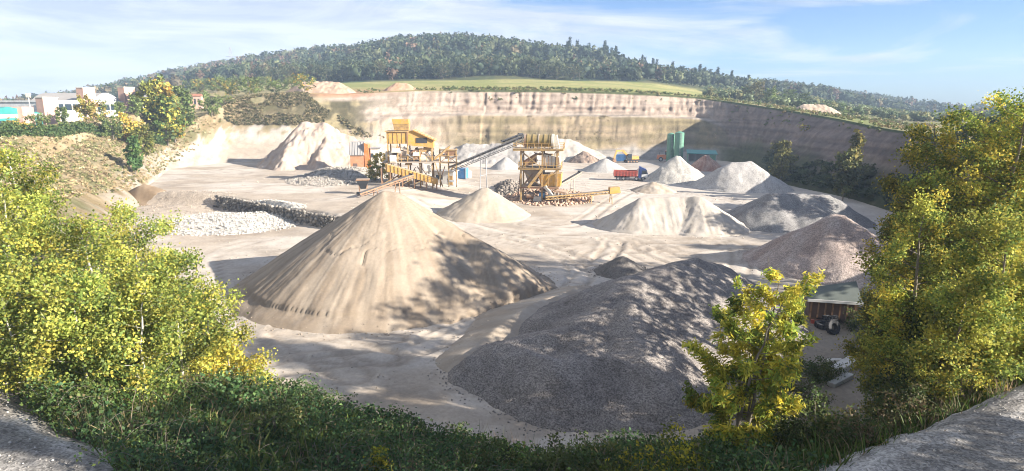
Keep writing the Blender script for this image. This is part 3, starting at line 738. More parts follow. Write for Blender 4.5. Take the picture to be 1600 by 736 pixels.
# the big sand cone, its toe cut away by the loader along the wheel track
a1 = P(598, 297, 62.0); h1 = a1[2] - fz(a1[0], 62)
cutA = np.array(G(652, 528)[:2]); cutB = np.array(G(878, 452)[:2])
def cut_big(X, Y, Z):
    e = (cutB - cutA) / np.hypot(*(cutB - cutA)); nrm_ = np.array((e[1], -e[0]))
    d = (X - cutA[0]) * nrm_[0] + (Y - cutA[1]) * nrm_[1] + 0.8 * (fbm(X * 0.5, Y * 0.5, 78) - 0.5)
    s = (X - cutA[0]) * e[0] + (Y - cutA[1]) * e[1]
    keep = 1 - sstep(-0.35, 0.25, d)
    return np.where(s > -0.5, Z * keep - 0.5 * (1 - keep), Z)
heap('sand_heap', 'tall tan cone of sand with rills, its foot cut along the wheel track', [((a1[0], 62), (a1[0] + 1.0, 62.3), h1, h1 - 0.1), ((a1[0] + 0.5, 62), (a1[0] + 9.8, 59.6), h1 - 0.5, h1 - 4.6)], 33.0, (0.25, 0.195, 0.14), (0.325, 0.265, 0.20), 'sand', 0.16, 100, rill=0.38, warp=0.07, fringe=700, cracks=True, cut=cut_big, lump=0.05, streak=0.75)
# blue grey gravel ridge
g0 = P(985, 432, 46.0); g1 = P(1090, 410, 51.0); g2 = P(930, 500, 41.0)
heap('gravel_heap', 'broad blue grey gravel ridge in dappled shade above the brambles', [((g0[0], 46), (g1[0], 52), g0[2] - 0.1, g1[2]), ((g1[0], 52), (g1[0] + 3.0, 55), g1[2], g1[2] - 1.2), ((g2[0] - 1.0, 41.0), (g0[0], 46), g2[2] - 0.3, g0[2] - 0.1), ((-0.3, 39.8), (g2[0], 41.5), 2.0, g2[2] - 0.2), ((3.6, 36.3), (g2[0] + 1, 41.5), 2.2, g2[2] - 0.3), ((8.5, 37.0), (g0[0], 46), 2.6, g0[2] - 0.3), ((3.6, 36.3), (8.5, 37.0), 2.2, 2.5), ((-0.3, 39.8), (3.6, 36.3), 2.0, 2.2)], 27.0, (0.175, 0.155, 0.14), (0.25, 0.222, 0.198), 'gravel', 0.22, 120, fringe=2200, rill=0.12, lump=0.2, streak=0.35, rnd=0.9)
heap('sand_bank', 'low tan sand bank along the wheel track at the gravel ridge flank', [((-3.4, 41.0), (1.5, 49.0), 0.7, 1.5), ((1.5, 49.0), (6.5, 56.5), 1.5, 1.1)], 17, (0.33, 0.27, 0.205), (0.40, 0.34, 0.27), 'sand', 0.25, 130, rill=0.2, lump=0.15, warp=0.5, fringe=300)
def cone(name, label, spec, sl=None, c1=C_SAND, c2=C_PALE, mat='sand', seed=1, dx=0.4, **kw):
    c, h = auto(*spec)
    Rr = 0.5 * (spec[3] - spec[2]) / FPX * c[1]
    s_ = sl or max(22, min(40, math.degrees(math.atan2(h, Rr * 0.95))))
    return heap(name, label, [(mv(c, -dx * h * 0.15), mv(c, dx * h * 0.15), h, h * 0.98)], s_, c1, c2, mat, seed=seed, **kw)
cone('gravel_heap', 'small dark gravel cone behind the broad gravel ridge', (972, 399, 928, 1022, 436), None, (0.12, 0.108, 0.095), (0.18, 0.16, 0.14), 'gravel', 140, rill=0.15, fringe=300)
c, h = auto(1048, 306, 940, 1132, 372)
rb = [((c[0] - 4.6, c[1] + 0.6), (c[0] + 2.6, c[1] + 0.6), h * 0.93, h * 0.96), ((c[0] + 2.6, c[1] + 0.6), (c[0] + 4.2, c[1] - 0.4), h * 0.96, h), ((c[0] + 4.0, c[1]), (c[0] + 2.6, c[1] - 3.8), h * 0.97, h * 0.5), ((c[0] - 4.6, c[1] + 0.6), (c[0] - 6.2, c[1] - 3.0), h * 0.9, h * 0.38)]
heap('sand_heap', 'pale ribbed sand heap with a flat top and furrowed side', rb, 33, (0.36, 0.315, 0.26), (0.44, 0.395, 0.34), 'sand', 0.22, 160, rill=1.3, fringe=400)
c, h = auto(755, 293, 690, 842, 348)
heap('sand_heap', 'small tan sand cone between the tall cone and the rusty tower', [((c[0] - .4, c[1]), (c[0] + .4, c[1]), h, h), ((c[0] - .5, c[1]), (c[0] - 3.5, c[1] + 1.5), h * .95, h * .45)], 32, (0.33, 0.27, 0.2), (0.40, 0.335, 0.26), 'sand', None, 180, rill=0.5)
cone('dirt_heap', 'low brown dirt mound on the yard in front of the tipper truck', (1022, 284, 988, 1062, 303), None, (0.32, 0.25, 0.18), (0.41, 0.35, 0.28), 'sand', 200, lump=0.5)
cone('aggregate_heap', 'pale grey cone right beside the tipper truck', (1059, 243, 1004, 1112, 288), None, (0.33, 0.305, 0.265), (0.40, 0.375, 0.335), 'grit', 220)
c, h = auto(1163, 252, 1098, 1232, 302)
heap('aggregate_heap', 'pale grey flat topped heap half in the cliff shadow', [((c[0] - 2.6, c[1] + .5), (c[0] + 1.8, c[1]), h * 0.97, h), ((c[0] + 1.8, c[1]), (c[0] + 5, c[1] - 2), h, h * 0.5)], 33, (0.31, 0.29, 0.265), (0.39, 0.365, 0.335), 'grit', None, 240)
cone('dirt_heap', 'red brown heap with a white flank below the green silos', (1103, 242, 1076, 1134, 268), None, (0.25, 0.125, 0.085), (0.42, 0.29, 0.22), 'grit', 260, lump=0.5)
cone('aggregate_heap', 'low grey cone in front of the orange excavator', (946, 247, 914, 990, 270), None, (0.31, 0.29, 0.265), (0.38, 0.355, 0.32), 'grit', 280)
cone('rubble_heap', 'dark brown rubble heap at the foot of the back cliff', (914, 236, 888, 942, 255), None, (0.17, 0.12, 0.09), (0.33, 0.25, 0.19), 'grit', 300, lump=0.9)
c, h = auto(772, 223, 712, 832, 259)
heap('aggregate_heap', 'long grey stone bank under the back cliff behind the inclined conveyor', [((c[0] - 9, c[1] + 3), (c[0] + 8, c[1] + 3), h * 0.85, h)], 33, (0.26, 0.24, 0.215), (0.34, 0.31, 0.28), 'grit', None, 320, lump=0.4)
cone('aggregate_heap', 'small grey cone at the foot of the stone bank', (790, 245, 765, 816, 266), None, (0.31, 0.29, 0.265), (0.37, 0.35, 0.32), 'grit', 330)
c, h = auto(862, 215, 800, 930, 256)
heap('aggregate_heap', 'wide pale sand bank under the back cliff behind the drum tower', [((c[0] - 6, c[1] + 4), (c[0] + 7, c[1] + 4), h, h * 0.9), ((c[0] + 7, c[1] + 4), (c[0] + 16, c[1] + 2), h * .9, h * .4)], 32, (0.34, 0.30, 0.25), (0.39, 0.35, 0.30), 'sand', None, 340, lump=0.3)
# dark heap in the shade of the wall and the reddish one in front of it
c, h = auto(1250, 300, 1172, 1330, 362)
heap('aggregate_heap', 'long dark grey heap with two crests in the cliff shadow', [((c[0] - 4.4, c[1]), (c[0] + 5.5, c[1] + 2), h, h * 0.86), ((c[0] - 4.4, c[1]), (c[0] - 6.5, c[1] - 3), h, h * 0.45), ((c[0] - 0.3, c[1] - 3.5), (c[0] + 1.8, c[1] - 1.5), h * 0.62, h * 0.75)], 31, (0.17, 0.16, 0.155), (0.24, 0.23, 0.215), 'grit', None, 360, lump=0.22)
c, h = auto(1307, 335, 1196, 1385, 436)
heap('aggregate_heap', 'tall reddish grey cone of crushed stone beside the poplars', [((c[0] - .3, c[1]), (c[0] + .6, c[1]), h, h), ((c[0], c[1]), (c[0] - 5.5, c[1] - 1), h * .9, h * .32)], 33, (0.27, 0.21, 0.18), (0.35, 0.295, 0.26), 'grit', None, 380, rill=0.5, fringe=700)
# eroded dirt hill left of the plant
e0 = P(478, 190, 172.0); b0 = fz(e0[0], 172)
heap('dirt_heap', 'tall eroded pink dirt hill left of the crushing plant', [((e0[0], 172), (e0[0] + 5, 173), e0[2] - b0, e0[2] - b0 - 0.2), ((e0[0] + 5, 173), (e0[0] + 13, 173), e0[2] - b0 - 0.4, (e0[2] - b0) * 0.62), ((e0[0], 172), (e0[0] - 2, 160), (e0[2] - b0) * 0.97, (e0[2] - b0) * 0.28), ((e0[0] + 6, 172), (e0[0] + 7, 162), (e0[2] - b0) * .9, (e0[2] - b0) * 0.3)], 43, (0.33, 0.25, 0.19), (0.42, 0.345, 0.28), 'sand', 0.35, 400, rill=1.6, lump=0.35)
cone('dirt_heap', 'low brown mound on the bank edge near the white boulders', (225, 287, 192, 262, 305), 24, (0.17, 0.12, 0.075), (0.26, 0.19, 0.12), 'sand', 420, lump=0.6)
# heaps on the land above the rim
def top_heap(px, py, D, w, hh, label, c1, c2, seed):
    x, y, _ = P(px, py, D); 
    gz = ground(x, y)
    heap('soil_heap', label, [((x - w * 0.28, y), (x + w * 0.28, y), hh, hh * 0.95)], 30, c1, c2, 'sand', None, seed, base=lambda X, Y: 0 * X + gz - 0.3, lump=0.6)
top_heap(503, 135, 236, 22, 4.4, 'long tan soil heap on the rim beside the green field', (0.33, 0.225, 0.15), (0.40, 0.30, 0.22), 440)
top_heap(628, 136, 240, 7, 2.9, 'small pointed brown soil heap at the field edge', (0.38, 0.22, 0.13), (0.45, 0.30, 0.2), 460)
top_heap(1272, 172, 215, 13, 3.0, 'pale soil heap on the land above the shaded wall', (0.33, 0.25, 0.18), (0.38, 0.30, 0.23), 480)
# ------------------------------------------------------------------ machines and buildings
def G0(px, py): return GF(px, py)
def conveyor(name, label, p, q, w=1.0, frame='ochre', legs=(0.35, 0.75), truss=0.7, group=None, guard=False):
    p = Vector(p); q = Vector(q)
    L = (q - p).length; rz = math.atan2(q.y - p.y, q.x - p.x); ang = math.atan2(q.z - p.z, math.hypot(q.x - p.x, q.y - p.y))
    t = thing(name, label, 'conveyor', (p.x, p.y, ground(p.x, p.y)), rz, group)
    z0 = p.z - t.location.z
    ca, sa = math.cos(ang), math.sin(ang)
    def at(s, y, u): return (s * ca - u * sa, y, z0 + s * sa + u * ca)
    b = MB(); b.hexa([at(0, -w / 2, 0.02), at(L, -w / 2, 0.02), at(L, w / 2, 0.02), at(0, w / 2, 0.02)], [at(0, -w / 2, 0.12), at(L, -w / 2, 0.12), at(L, w / 2, 0.12), at(0, w / 2, 0.12)])
    b.build('belt', M['belt'], t)
    for sgn in (-1, 1):
        f = MB(); yy = sgn * (w / 2 + 0.09)
        f.beam(at(0, yy, 0.0), at(L, yy, 0.0), 0.12, 0.22); f.beam(at(0, yy, -truss), at(L, yy, -truss), 0.1, 0.12)
        n = max(3, int(L / 1.6))
        for i in range(n):
            f.beam(at(L * i / n, yy, -0.05), at(L * (i + 0.5) / n, yy, -truss), 0.07); f.beam(at(L * (i + 0.5) / n, yy, -truss), at(L * (i + 1) / n, yy, -0.05), 0.07)
        f.build('side_frame', M[frame], t)
    for s in (0.15, L - 0.15):
        MB().tube(at(s, -w / 2 - 0.1, 0.06), at(s, w / 2 + 0.1, 0.06), 0.24, n=10).build('end_drum', M['dark'], t)
    if guard:
        g = MB(); g.hexa([at(L - 1.9, -w / 2 - .25, -.5), at(L + .3, -w / 2 - .25, -.5), at(L + .3, w / 2 + .25, -.5), at(L - 1.9, w / 2 + .25, -.5)], [at(L - 1.7, -w / 2 - .25, .7), at(L + .1, -w / 2 - .25, .7), at(L + .1, w / 2 + .25, .7), at(L - 1.7, w / 2 + .25, .7)])
        g.build('head_guard', M['yellow'], t)
    for f_ in legs:
        m = at(L * f_, 0, -truss)
        if m[2] < 0.5: continue
        l = MB()
        for sgn in (-1, 1): l.beam((m[0], sgn * (w / 2 + 0.1), m[2]), (m[0], sgn * (w / 2 + 0.5), -0.4), 0.14)
        l.beam((m[0], -(w / 2 + 0.3), m[2] * 0.5), (m[0], w / 2 + 0.3, m[2] * 0.5), 0.1)
        l.build('trestle', M[frame], t)
    return t
def railing(m, x0, x1, y0, y1, z, h=1.05, sides='fblr'):
    segs = []
    if 'f' in sides: segs.append(((x0, y0), (x1, y0)))
    if 'b' in sides: segs.append(((x0, y1), (x1, y1)))
    if 'l' in sides: segs.append(((x0, y0), (x0, y1)))
    if 'r' in sides: segs.append(((x1, y0), (x1, y1)))
    for a, b in segs:
        L = math.hypot(b[0] - a[0], b[1] - a[1]); n = max(1, int(L / 1.3))
        for i in range(n + 1):
            f = i / n; x = a[0] + (b[0] - a[0]) * f; y = a[1] + (b[1] - a[1]) * f
            m.beam((x, y, z), (x, y, z + h), 0.07)
        for k in (0.55, 1.0): m.beam((a[0], a[1], z + h * k), (b[0], b[1], z + h * k), 0.06)
def stairs(p, q, w, mat, parent, n=10):
    m = MB(); p = Vector(p); q = Vector(q)
    for s in (-w / 2, w / 2): m.beam(p + Vector((0, s, 0)), q + Vector((0, s, 0)), 0.08, 0.22)
    for i in range(n):
        c = p.lerp(q, (i + .5) / n); m.box(c.x - .14, c.x + .14, c.y - w / 2, c.y + w / 2, c.z - .03, c.z + .03)
    return m.build('stairs', mat, parent)

def clutter(t, seed, n, xr, yr, zrs):
    '''casings, pipes, struts and ducts that fill the inside of a steel frame'''
    r = np.random.default_rng(seed)
    for i in range(n):
        z0, z1 = zrs[r.integers(len(zrs))]; x = r.uniform(*xr); y = r.uniform(*yr); z = r.uniform(z0, z1 - .4)
        mt = M[['dusty', 'rust', 'cream', 'ochre', 'grey', 'dusty', 'rust'][r.integers(7)]]
        k = r.integers(4)
        if k == 0:
            a, b, c = r.uniform(.3, .9), r.uniform(.3, .8), r.uniform(.3, 1.0)
            MB().hexa([(x - a, y - b, z), (x + a, y - b, z), (x + a, y + b, z), (x - a, y + b, z)], [(x - a * .8, y - b * .8, min(z1, z + c)), (x + a * .9, y - b * .8, min(z1, z + c)), (x + a * .9, y + b * .8, min(z1, z + c)), (x - a * .8, y + b * .8, min(z1, z + c))]).build('casing', mt, t)
        elif k == 1:
            q = (x + r.uniform(-1.6, 1.6), y + r.uniform(-.3, .3), r.uniform(z0, z1)); q = (min(max(q[0], xr[0]), xr[1]), q[1], q[2]); MB().tube((x, y, z), q, r.uniform(.06, .16), n=8).build('pipe', mt, t)
        elif k == 2:
            q = (min(max(x + r.uniform(-1.8, 1.8), xr[0]), xr[1]), y, r.uniform(z0, z1)); MB().beam((x, y, z), q, r.uniform(.1, .2)).build('strut', mt, t)
        else:
            MB().tube((x, y - .35, z + .3), (x, y + .35, z + .3), r.uniform(.2, .45), n=12).build('motor', mt, t)
# --- drum tower
def drum_tower():
    o = G0(845, 314)
    t = thing('screening_tower', 'tall rusty yellow screening tower carrying a ribbed horizontal drum', 'tower', o, R(-8))
    for i, x in enumerate((-3.7, 0.4, 3.2)):
        for y in (-2.0, 2.0):
            m = MB(); m.beam((x, y, -0.5), (x, y, 10.15), 0.30)
            m.box(x - .3, x + .3, y - .3, y + .3, 0.0, 0.12)
            m.build('post', M['ochre'], t)
    for z, x0, x1, mt in ((10.2, -5.2, 4.4, 'ochre'), (6.6, -4.2, 4.0, 'ochre'), (3.0, -3.9, 3.6, 'rust')):
        m = MB(); m.box(x0, x1, -2.6, 2.6, z, z + 0.1)
        for y in (-2.45, 2.45): m.beam((x0, y, z - .14), (x1, y, z - .14), 0.16, 0.26)
        n = int(x1 - x0)
        for i in range(n + 1): m.beam((x0 + (x1 - x0) * i / n, -2.4, z - .1), (x0 + (x1 - x0) * i / n, 2.4, z - .1), 0.1, 0.16)
        d = m.build('platform', M[mt], t)
        if z > 4:
            r = MB(); railing(r, x0 + .05, x1 - .05, -2.55, 2.55, z + .1, 1.0, 'fblr'); r.build('railing', M['yellow'], d)
    br = [((-3.7, -2, 6.5), (0.4, -2, 10)), ((-3.7, -2, 10), (0.4, -2, 6.5)), ((-3.7, -2, 3.0), (0.4, -2, 6.4)), ((-3.7, -2, 6.4), (0.4, -2, 3.0)), ((0.4, -2, 3), (3.2, -2, 6.4)), ((0.4, -2, 0), (3.2, -2, 3)), ((-3.7, 2, 3), (0.4, 2, 6.4)), ((-3.7, 2, 0), (0.4, 2, 3)), ((-3.7, -2, 0), (-3.7, 2, 3)), ((3.2, -2, 3), (3.2, 2, 6.4)), ((3.2, -2, 6.6), (3.2, 2, 10)), ((-3.7, -2, 6.6), (-3.7, 2, 10)), ((0.4, 2, 6.6), (3.2, 2, 10))]
    for a, b in br: MB().beam(a, b, 0.14).build('brace', M['rust'] if a[2] < 3 else M['ochre'], t)
    # the drum: shell, stiffening bands, end rings, cradle
    d = MB(); d.tube((-2.9, -.2, 11.75), (2.0, -.2, 11.75), 1.18, n=28).build('drum', M['olive'], t, smooth=False)
    for x in (-2.6, -1.5, -0.4, 0.7, 1.7): MB().ring((x, -.2, 11.75), (1, 0, 0), 1.17, 1.30, 0.16, 28).build('band', M['dusty'] if x in (-0.4,) else M['olive'], t)
    for x in (2.25,): 
        MB().ring((x, -.2, 11.75), (1, 0, 0), 0.72, 1.32, 0.42, 28).build('end_ring', M['cream'], t)
    MB().ring((-3.05, -.2, 11.75), (1, 0, 0), 0.8, 1.3, 0.3, 28).build('end_ring', M['rust'], t)
    MB().tube((2.0, -.2, 11.75), (2.3, -.2, 11.75), 0.7, n=20).build('drum_mouth', M['dark'], t)
    for x in (-2.2, -0.9, 0.6, 1.9):
        for y in (-1.1, 0.7): MB().beam((x, y, 10.3), (x, y * .6 - .05, 11.1), 0.18).build('cradle', M['ochre'], t)
    MB().hexa([(2.4, -1.1, 10.3), (3.6, -1.1, 10.3), (3.6, .9, 10.3), (2.4, .9, 10.3)], [(2.45, -1.0, 12.6), (3.0, -1.0, 12.9), (3.0, .7, 12.9), (2.45, .7, 12.6)]).build('discharge_hood', M['cream'], t)
    # screens, hoppers and chutes in the frame
    MB().hexa([(.6, -1.8, 7.0), (3.9, -1.8, 6.9), (3.9, 1.6, 6.9), (.6, 1.6, 7.0)], [(.6, -1.8, 9.3), (3.7, -1.8, 8.7), (3.7, 1.6, 8.7), (.6, 1.6, 9.3)]).build('screen_box', M['cream'], t, 0.04)
    for i in range(5):
        x = 0.9 + i * .65; MB().beam((x, -1.86, 7.0), (x, -1.86, 9.15 - i * .1), 0.1, 0.09).build('screen_rib', M['rust'], t)
    MB().frustum((-1.6, 0, 3.2), (1.4, 1.4), (-1.6, 0, 6.2), (3.2, 3.0)).build('hopper', M['dusty'], t, 0.03)
    MB().hexa([(.2, -1.9, 3.15), (3.9, -1.9, 3.15), (3.9, 1.8, 3.15), (.2, 1.8, 3.15)], [(-.4, -2.1, 5.4), (4.1, -2.1, 5.6), (4.1, 2, 5.6), (-.4, 2, 5.4)]).build('hopper', M['yellow'], t, 0.03)
    for x in (0.3, 1.6, 2.9): MB().box(x - .06, x + .06, -2.24, -2.12, 3.2, 5.5).build('hopper_rib', M['ochre'], t)
    MB().hexa([(-3.2, -1.6, 6.9), (-1.0, -1.6, 7.4), (-1.0, 1.2, 7.4), (-3.2, 1.2, 6.9)], [(-3.2, -1.6, 8.0), (-1.0, -1.6, 9.4), (-1.0, 1.2, 9.4), (-3.2, 1.2, 8.0)]).build('screen_box', M['rust'], t, 0.03)
    m = MB(); m.beam((0.4, -2.5, 6.4), (-2.2, -2.6, 3.0), 0.7, 0.5); m.build('chute', M['ochre'], t)
    m = MB(); m.beam((1.0, -2.4, 3.2), (3.2, -3.0, 0.6), 0.6, 0.5); m.build('chute', M['cream'], t)
    m = MB(); m.beam((3.4, -1.5, 3.1), (2.0, -2.6, 0.4), 0.3, 0.3); m.build('chute', M['yellow'], t)
    stairs((-4.9, 2.2, 0.1), (-4.2, 2.2, 6.5), 0.8, M['rust'], t, 14)
    MB().box(-.2, 1.0, -2.0, -1.0, 1.0, 1.9).build('motor', M['blue'], t, 0.05)
    MB().tube((-2.6, -1.6, 1.2), (-1.2, -1.6, 1.2), 0.6, n=14).build('motor', M['rust'], t)
    # lower crusher block standing in the frame's right foot
    m = MB(); m.hexa([(2.6, -2.8, 0), (5.6, -2.8, 0), (5.6, .5, 0), (2.6, .5, 0)], [(2.8, -2.5, 2.6), (5.2, -2.5, 2.1), (5.2, .3, 2.1), (2.8, .3, 2.6)]); m.build('crusher_block', M['rust'], t, 0.05)
    for i in range(4): MB().beam((2.9 + i * .75, -2.86, .2), (2.95 + i * .65, -2.62, 2.2 - i * .1), 0.14).build('crusher_rib', M['cream'], t)
    clutter(t, 21, 46, (-3.6, 4.0), (-1.9, 1.7), [(0.2, 2.9), (3.2, 6.3), (6.8, 9.8)])
    return t
tower = drum_tower()

# --- crushing plant
def crushing_plant():
    o = G0(643, 289)
    t = thing('crushing_plant', 'yellow crushing plant with roofed housing, hopper box and ribbed gallery', 'plant', o, R(4))
    def z(py): return (289 - py) * 0.1500
    def x(px): return (px - 643) * 0.1500
    # roofed housing on legs
    MB().box(x(613), x(641), -2.6, 2.6, z(230), z(214)).build('housing', M['yellow'], t, 0.03)
    MB().box(x(611), x(642), -2.9, 2.9, z(214) + .01, z(214) + .18).build('roof', M['ochre'], t)
    h = MB(); h.prism([(x(641) + .01, z(232)), (x(676), z(236)), (x(676), z(226)), (x(650), z(213)), (x(641) + .01, z(213))], -2.5, 2.5); h.build('housing', M['yellow'], t)
    r = MB(); r.hexa([(x(649), -2.9, z(212.4)), (x(679), -2.9, z(226.5)), (x(679), 2.9, z(226.5)), (x(649), 2.9, z(212.4))], [(x(649), -2.9, z(211)), (x(679), -2.9, z(225)), (x(679), 2.9, z(225)), (x(649), 2.9, z(211))])
    ro = r.build('roof', M['yellow'], t)
    for i in range(7):
        px = 651 + i * 4.4; py = 211 + (px - 649) * 14 / 30 - .6
        MB().beam((x(px), -2.92, z(py)), (x(px), 2.92, z(py)), 0.12, 0.1).build('roof_rib', M['ochre'], ro)
    for px in (616, 622, 628, 634): MB().box(x(px) - .05, x(px) + .05, -2.68, -2.60, z(229.5), z(214.5)).build('panel_rib', M['ochre'], t)
    MB().box(x(641) - .12, x(641) + .12, -2.75, -2.62, z(231), z(213)).build('corner_post', M['rust'], t)
    MB().box(x(653), x(668), -2.6, -2.505, z(229), z(222)).build('opening', M['dark'], t)
    # feed hopper box above the housing
    MB().frustum((x(632), .5, z(213) + .1), (3.0, 2.6), (x(632), .5, z(204)), (3.2, 3.0)).build('hopper', M['ochre'], t, 0.03)
    MB().frustum((x(632), .5, z(204) + .02), (3.3, 3.1), (x(631), .5, z(197)), (3.4, 3.2)).build('hopper_rim', M['yellow'], t, 0.03)
    # legs
    for px in (614, 627, 641, 657, 674):
        for y in (-2.3, 2.3): MB().beam((x(px), y, -.5), (x(px), y, z(231)), 0.26).build('leg', M['ochre'], t)
    for a, b in (((614, 289), (627, 262)), ((627, 262), (641, 289)), ((657, 260), (674, 286)), ((674, 258), (657, 284)), ((614, 255), (627, 233)), ((657, 233), (674, 252))):
        MB().beam((x(a[0]), -2.35, z(a[1])), (x(b[0]), -2.35, z(b[1])), 0.13).build('brace', M['rust'], t)
    # middle deck with machinery
    d = MB(); d.box(x(606), x(684), -3.0, 2.8, z(256), z(254.5)); d = d.build('deck', M['dusty'], t)
    r = MB(); railing(r, x(606), x(684), -2.95, 2.7, z(254.5), 1.0, 'f'); r.build('railing', M['yellow'], d)
    MB().hexa([(x(629), -1.8, z(254)), (x(646), -1.8, z(254)), (x(646), 1.2, z(254)), (x(629), 1.2, z(254))], [(x(626), -2, z(240)), (x(650), -2, z(240)), (x(650), 1.4, z(240)), (x(626), 1.4, z(240))]).build('crusher_body', M['dusty'], t, 0.08)
    MB().tube((x(652), -2.3, z(245)), (x(652), -1.9, z(245)), 1.05, n=20).build('flywheel', M['rust'], t)
    MB().box(x(656), x(672), -2.2, .6, z(254), z(245)).build('screen_box', M['cream'], t, 0.06)
    MB().hexa([(x(650), -2.0, z(244)), (x(674), -2.0, z(240)), (x(674), 1, z(240)), (x(650), 1, z(244))], [(x(650), -2.0, z(238)), (x(674), -2.0, z(234)), (x(674), 1, z(234)), (x(650), 1, z(238))]).build('vibrating_screen', M['ochre'], t, 0.05)
    MB().tube((x(617), -2.9, z(251)), (x(625), -2.9, z(251)), 0.85, n=16).build('tank', M['white'], t, smooth=False)
    MB().box(x(610), x(620), -2.2, -.6, z(254), z(241)).build('control_cabinet', M['cream'], t, 0.04)
    MB().box(x(663), x(672), -3.2, -2.0, z(268), z(257)).build('chute_box', M['cream'], t, 0.04)
    # sloping ribbed gallery in front
    a, b = (612, 260), (682, 281)
    g = MB(); yy0, yy1 = -5.0, -3.3
    g.hexa([(x(a[0]), yy0, z(a[1] + 6)), (x(b[0]), yy0, z(b[1] + 4)), (x(b[0]), yy1, z(b[1] + 4)), (x(a[0]), yy1, z(a[1] + 6))], [(x(a[0]), yy0, z(a[1] - 4)), (x(b[0]), yy0, z(b[1] - 4)), (x(b[0]), yy1, z(b[1] - 4)), (x(a[0]), yy1, z(a[1] - 4))])
    g = g.build('gallery', M['yellow'], t, 0.03)
    for i in range(14):
        f = (i + .5) / 14; px = a[0] + (b[0] - a[0]) * f; py = a[1] + (b[1] - a[1]) * f
        MB().beam((x(px), yy0 - .05, z(py + 5)), (x(px), yy0 - .05, z(py - 4.5)), 0.12, 0.12).build('gallery_rib', M['ochre'], g)
    for px, py in ((606, 262), (618, 268), (634, 272), (650, 277), (666, 281), (680, 284)):
        for y in (-4.9, -3.4): MB().beam((x(px), y, -.4), (x(px), y, z(py)), 0.2).build('leg', M['rust'], t)
    for px in (606, 618, 634, 650): MB().beam((x(px), -4.95, z(284)), (x(px + 15), -4.95, z(276)), 0.12).build('brace', M['ochre'], t)
    stairs((x(688), -3.4, 0), (x(678), -3.4, z(255)), 0.9, M['ochre'], t, 16)
    # discharge frame on the right with a steep belt
    for px in (684, 696, 707):
        for y in (-1.2, 1.4): MB().beam((x(px), y, -.4), (x(px), y, z(238)), 0.2).build('leg', M['ochre'], t)
    for zz in (258, 248, 240): MB().box(x(683), x(709), -1.5, 1.6, z(zz), z(zz) + .14).build('deck', M['ochre'], t)
    for a, b in (((684, 257), (696, 248)), ((696, 248), (707, 257)), ((696, 257), (707, 248))): MB().beam((x(a[0]), -1.3, z(a[1])), (x(b[0]), -1.3, z(b[1])), 0.12).build('brace', M['rust'], t)
    MB().hexa([(x(692), -1.1, z(248)), (x(706), -1.1, z(248)), (x(706), 1.1, z(248)), (x(692), 1.1, z(248))], [(x(690), -1.3, z(240)), (x(708), -1.3, z(240)), (x(708), 1.3, z(240)), (x(690), 1.3, z(240))]).build('hopper', M['rust'], t, 0.03)
    MB().beam((x(677), -1.8, z(251)), (x(699), -1.8, z(233)), 1.0, 0.25).build('feed_belt', M['belt'], t)
    for y in (-2.4, -1.25): MB().beam((x(677), y, z(252)), (x(699), y, z(234)), 0.1, 0.4).build('belt_frame', M['ochre'], t)
    clutter(t, 22, 60, (x(612), x(676)), (-2.6, 2.0), [(0.3, 4.9), (5.3, 8.4)])
    clutter(t, 23, 14, (x(684), x(707)), (-1.2, 1.2), [(0.2, 4.5), (4.9, 7.2)])
    return t
plant = crushing_plant()
tz = tower.location
conveyor('conveyor_belt', 'long dark inclined conveyor rising to the drum on the tower', P(704, 261, 134), P(821, 212, 121), 1.3, 'grey', (0.45,), 0.9)
conveyor('conveyor_belt', 'short upper conveyor behind the drum, ending at the tower head', P(786, 221, 126), P(814, 210, 122.5), 1.0, 'grey', (), 0.6)
p_ = G0(852, 320); conveyor('conveyor_belt', 'long low conveyor with a yellow head reaching out from the tower foot', (p_[0], p_[1] + 1.0, p_[2] + 1.4), P(966, 297, 117), 0.9, 'ochre', (0.3, 0.62, 0.9), 0.5, guard=True)
conveyor('conveyor_belt', 'small grey conveyor slanting up beside the yellow hopper', P(874, 288, 121), P(907, 269, 123), 0.8, 'dusty', (0.6,), 0.4)
conveyor('conveyor_belt', 'dark slim conveyor running up behind the tall sand cone', P(560, 303, 108), P(644, 273, 116), 0.9, 'rust', (0.3, 0.7), 0.4)

# --- shed with grey sheet roof left of the plant
def hopper_shed():
    o = G0(562, 268)
    t = thing('brick_shed', 'narrow brick shed with steep grey sheet roof beside the crushing plant', 'shed', o, R(6))
    k = 0.163
    MB().box(-1.9, 1.5, -1.9, 1.9, -.4, 4.4).build('wall', M['oldbrick'], t)
    MB().hexa([(-2.1, -2.2, 4.2), (1.6, -2.2, 4.2), (1.6, 2.2, 4.42), (-2.1, 2.2, 4.42)], [(-2.0, -.6, 7.4), (1.6, -.6, 7.4), (1.6, 2.2, 7.4), (-2.0, 2.2, 7.4)]).build('roof', M['grey'], t)
    for i in range(6): MB().beam((-1.9 + i * .66, -2.24, 4.3), (-1.85 + i * .66, -.66, 7.42), 0.08).build('roof_rib', M['grey'], t)
    MB().hexa([(1.62, -2.0, 1.0), (2.9, -2.0, -.3), (2.9, 1.9, -.3), (1.62, 1.9, 1.0)], [(1.62, -2.0, 7.2), (2.6, -2.0, 6.8), (2.6, 1.9, 6.8), (1.62, 1.9, 7.2)]).build('side_bin', M['orange'], t)
    MB().box(-1.2, -.2, -1.96, -1.9, .2, 2.2).build('door', M['wood'], t)
    MB().box(3.0, 5.4, -1.2, 1.6, -.4, 5.8).build('annex', M['cream'], t, .05)
    MB().box(2.92, 5.6, -1.5, 1.8, 5.81, 6.0).build('annex_roof', M['grey'], t)
    for x in (3.4, 4.6): MB().box(x - .3, x + .3, -1.26, -1.2, 3.6, 4.6).build('window', M['glass'], t)
hopper_shed()
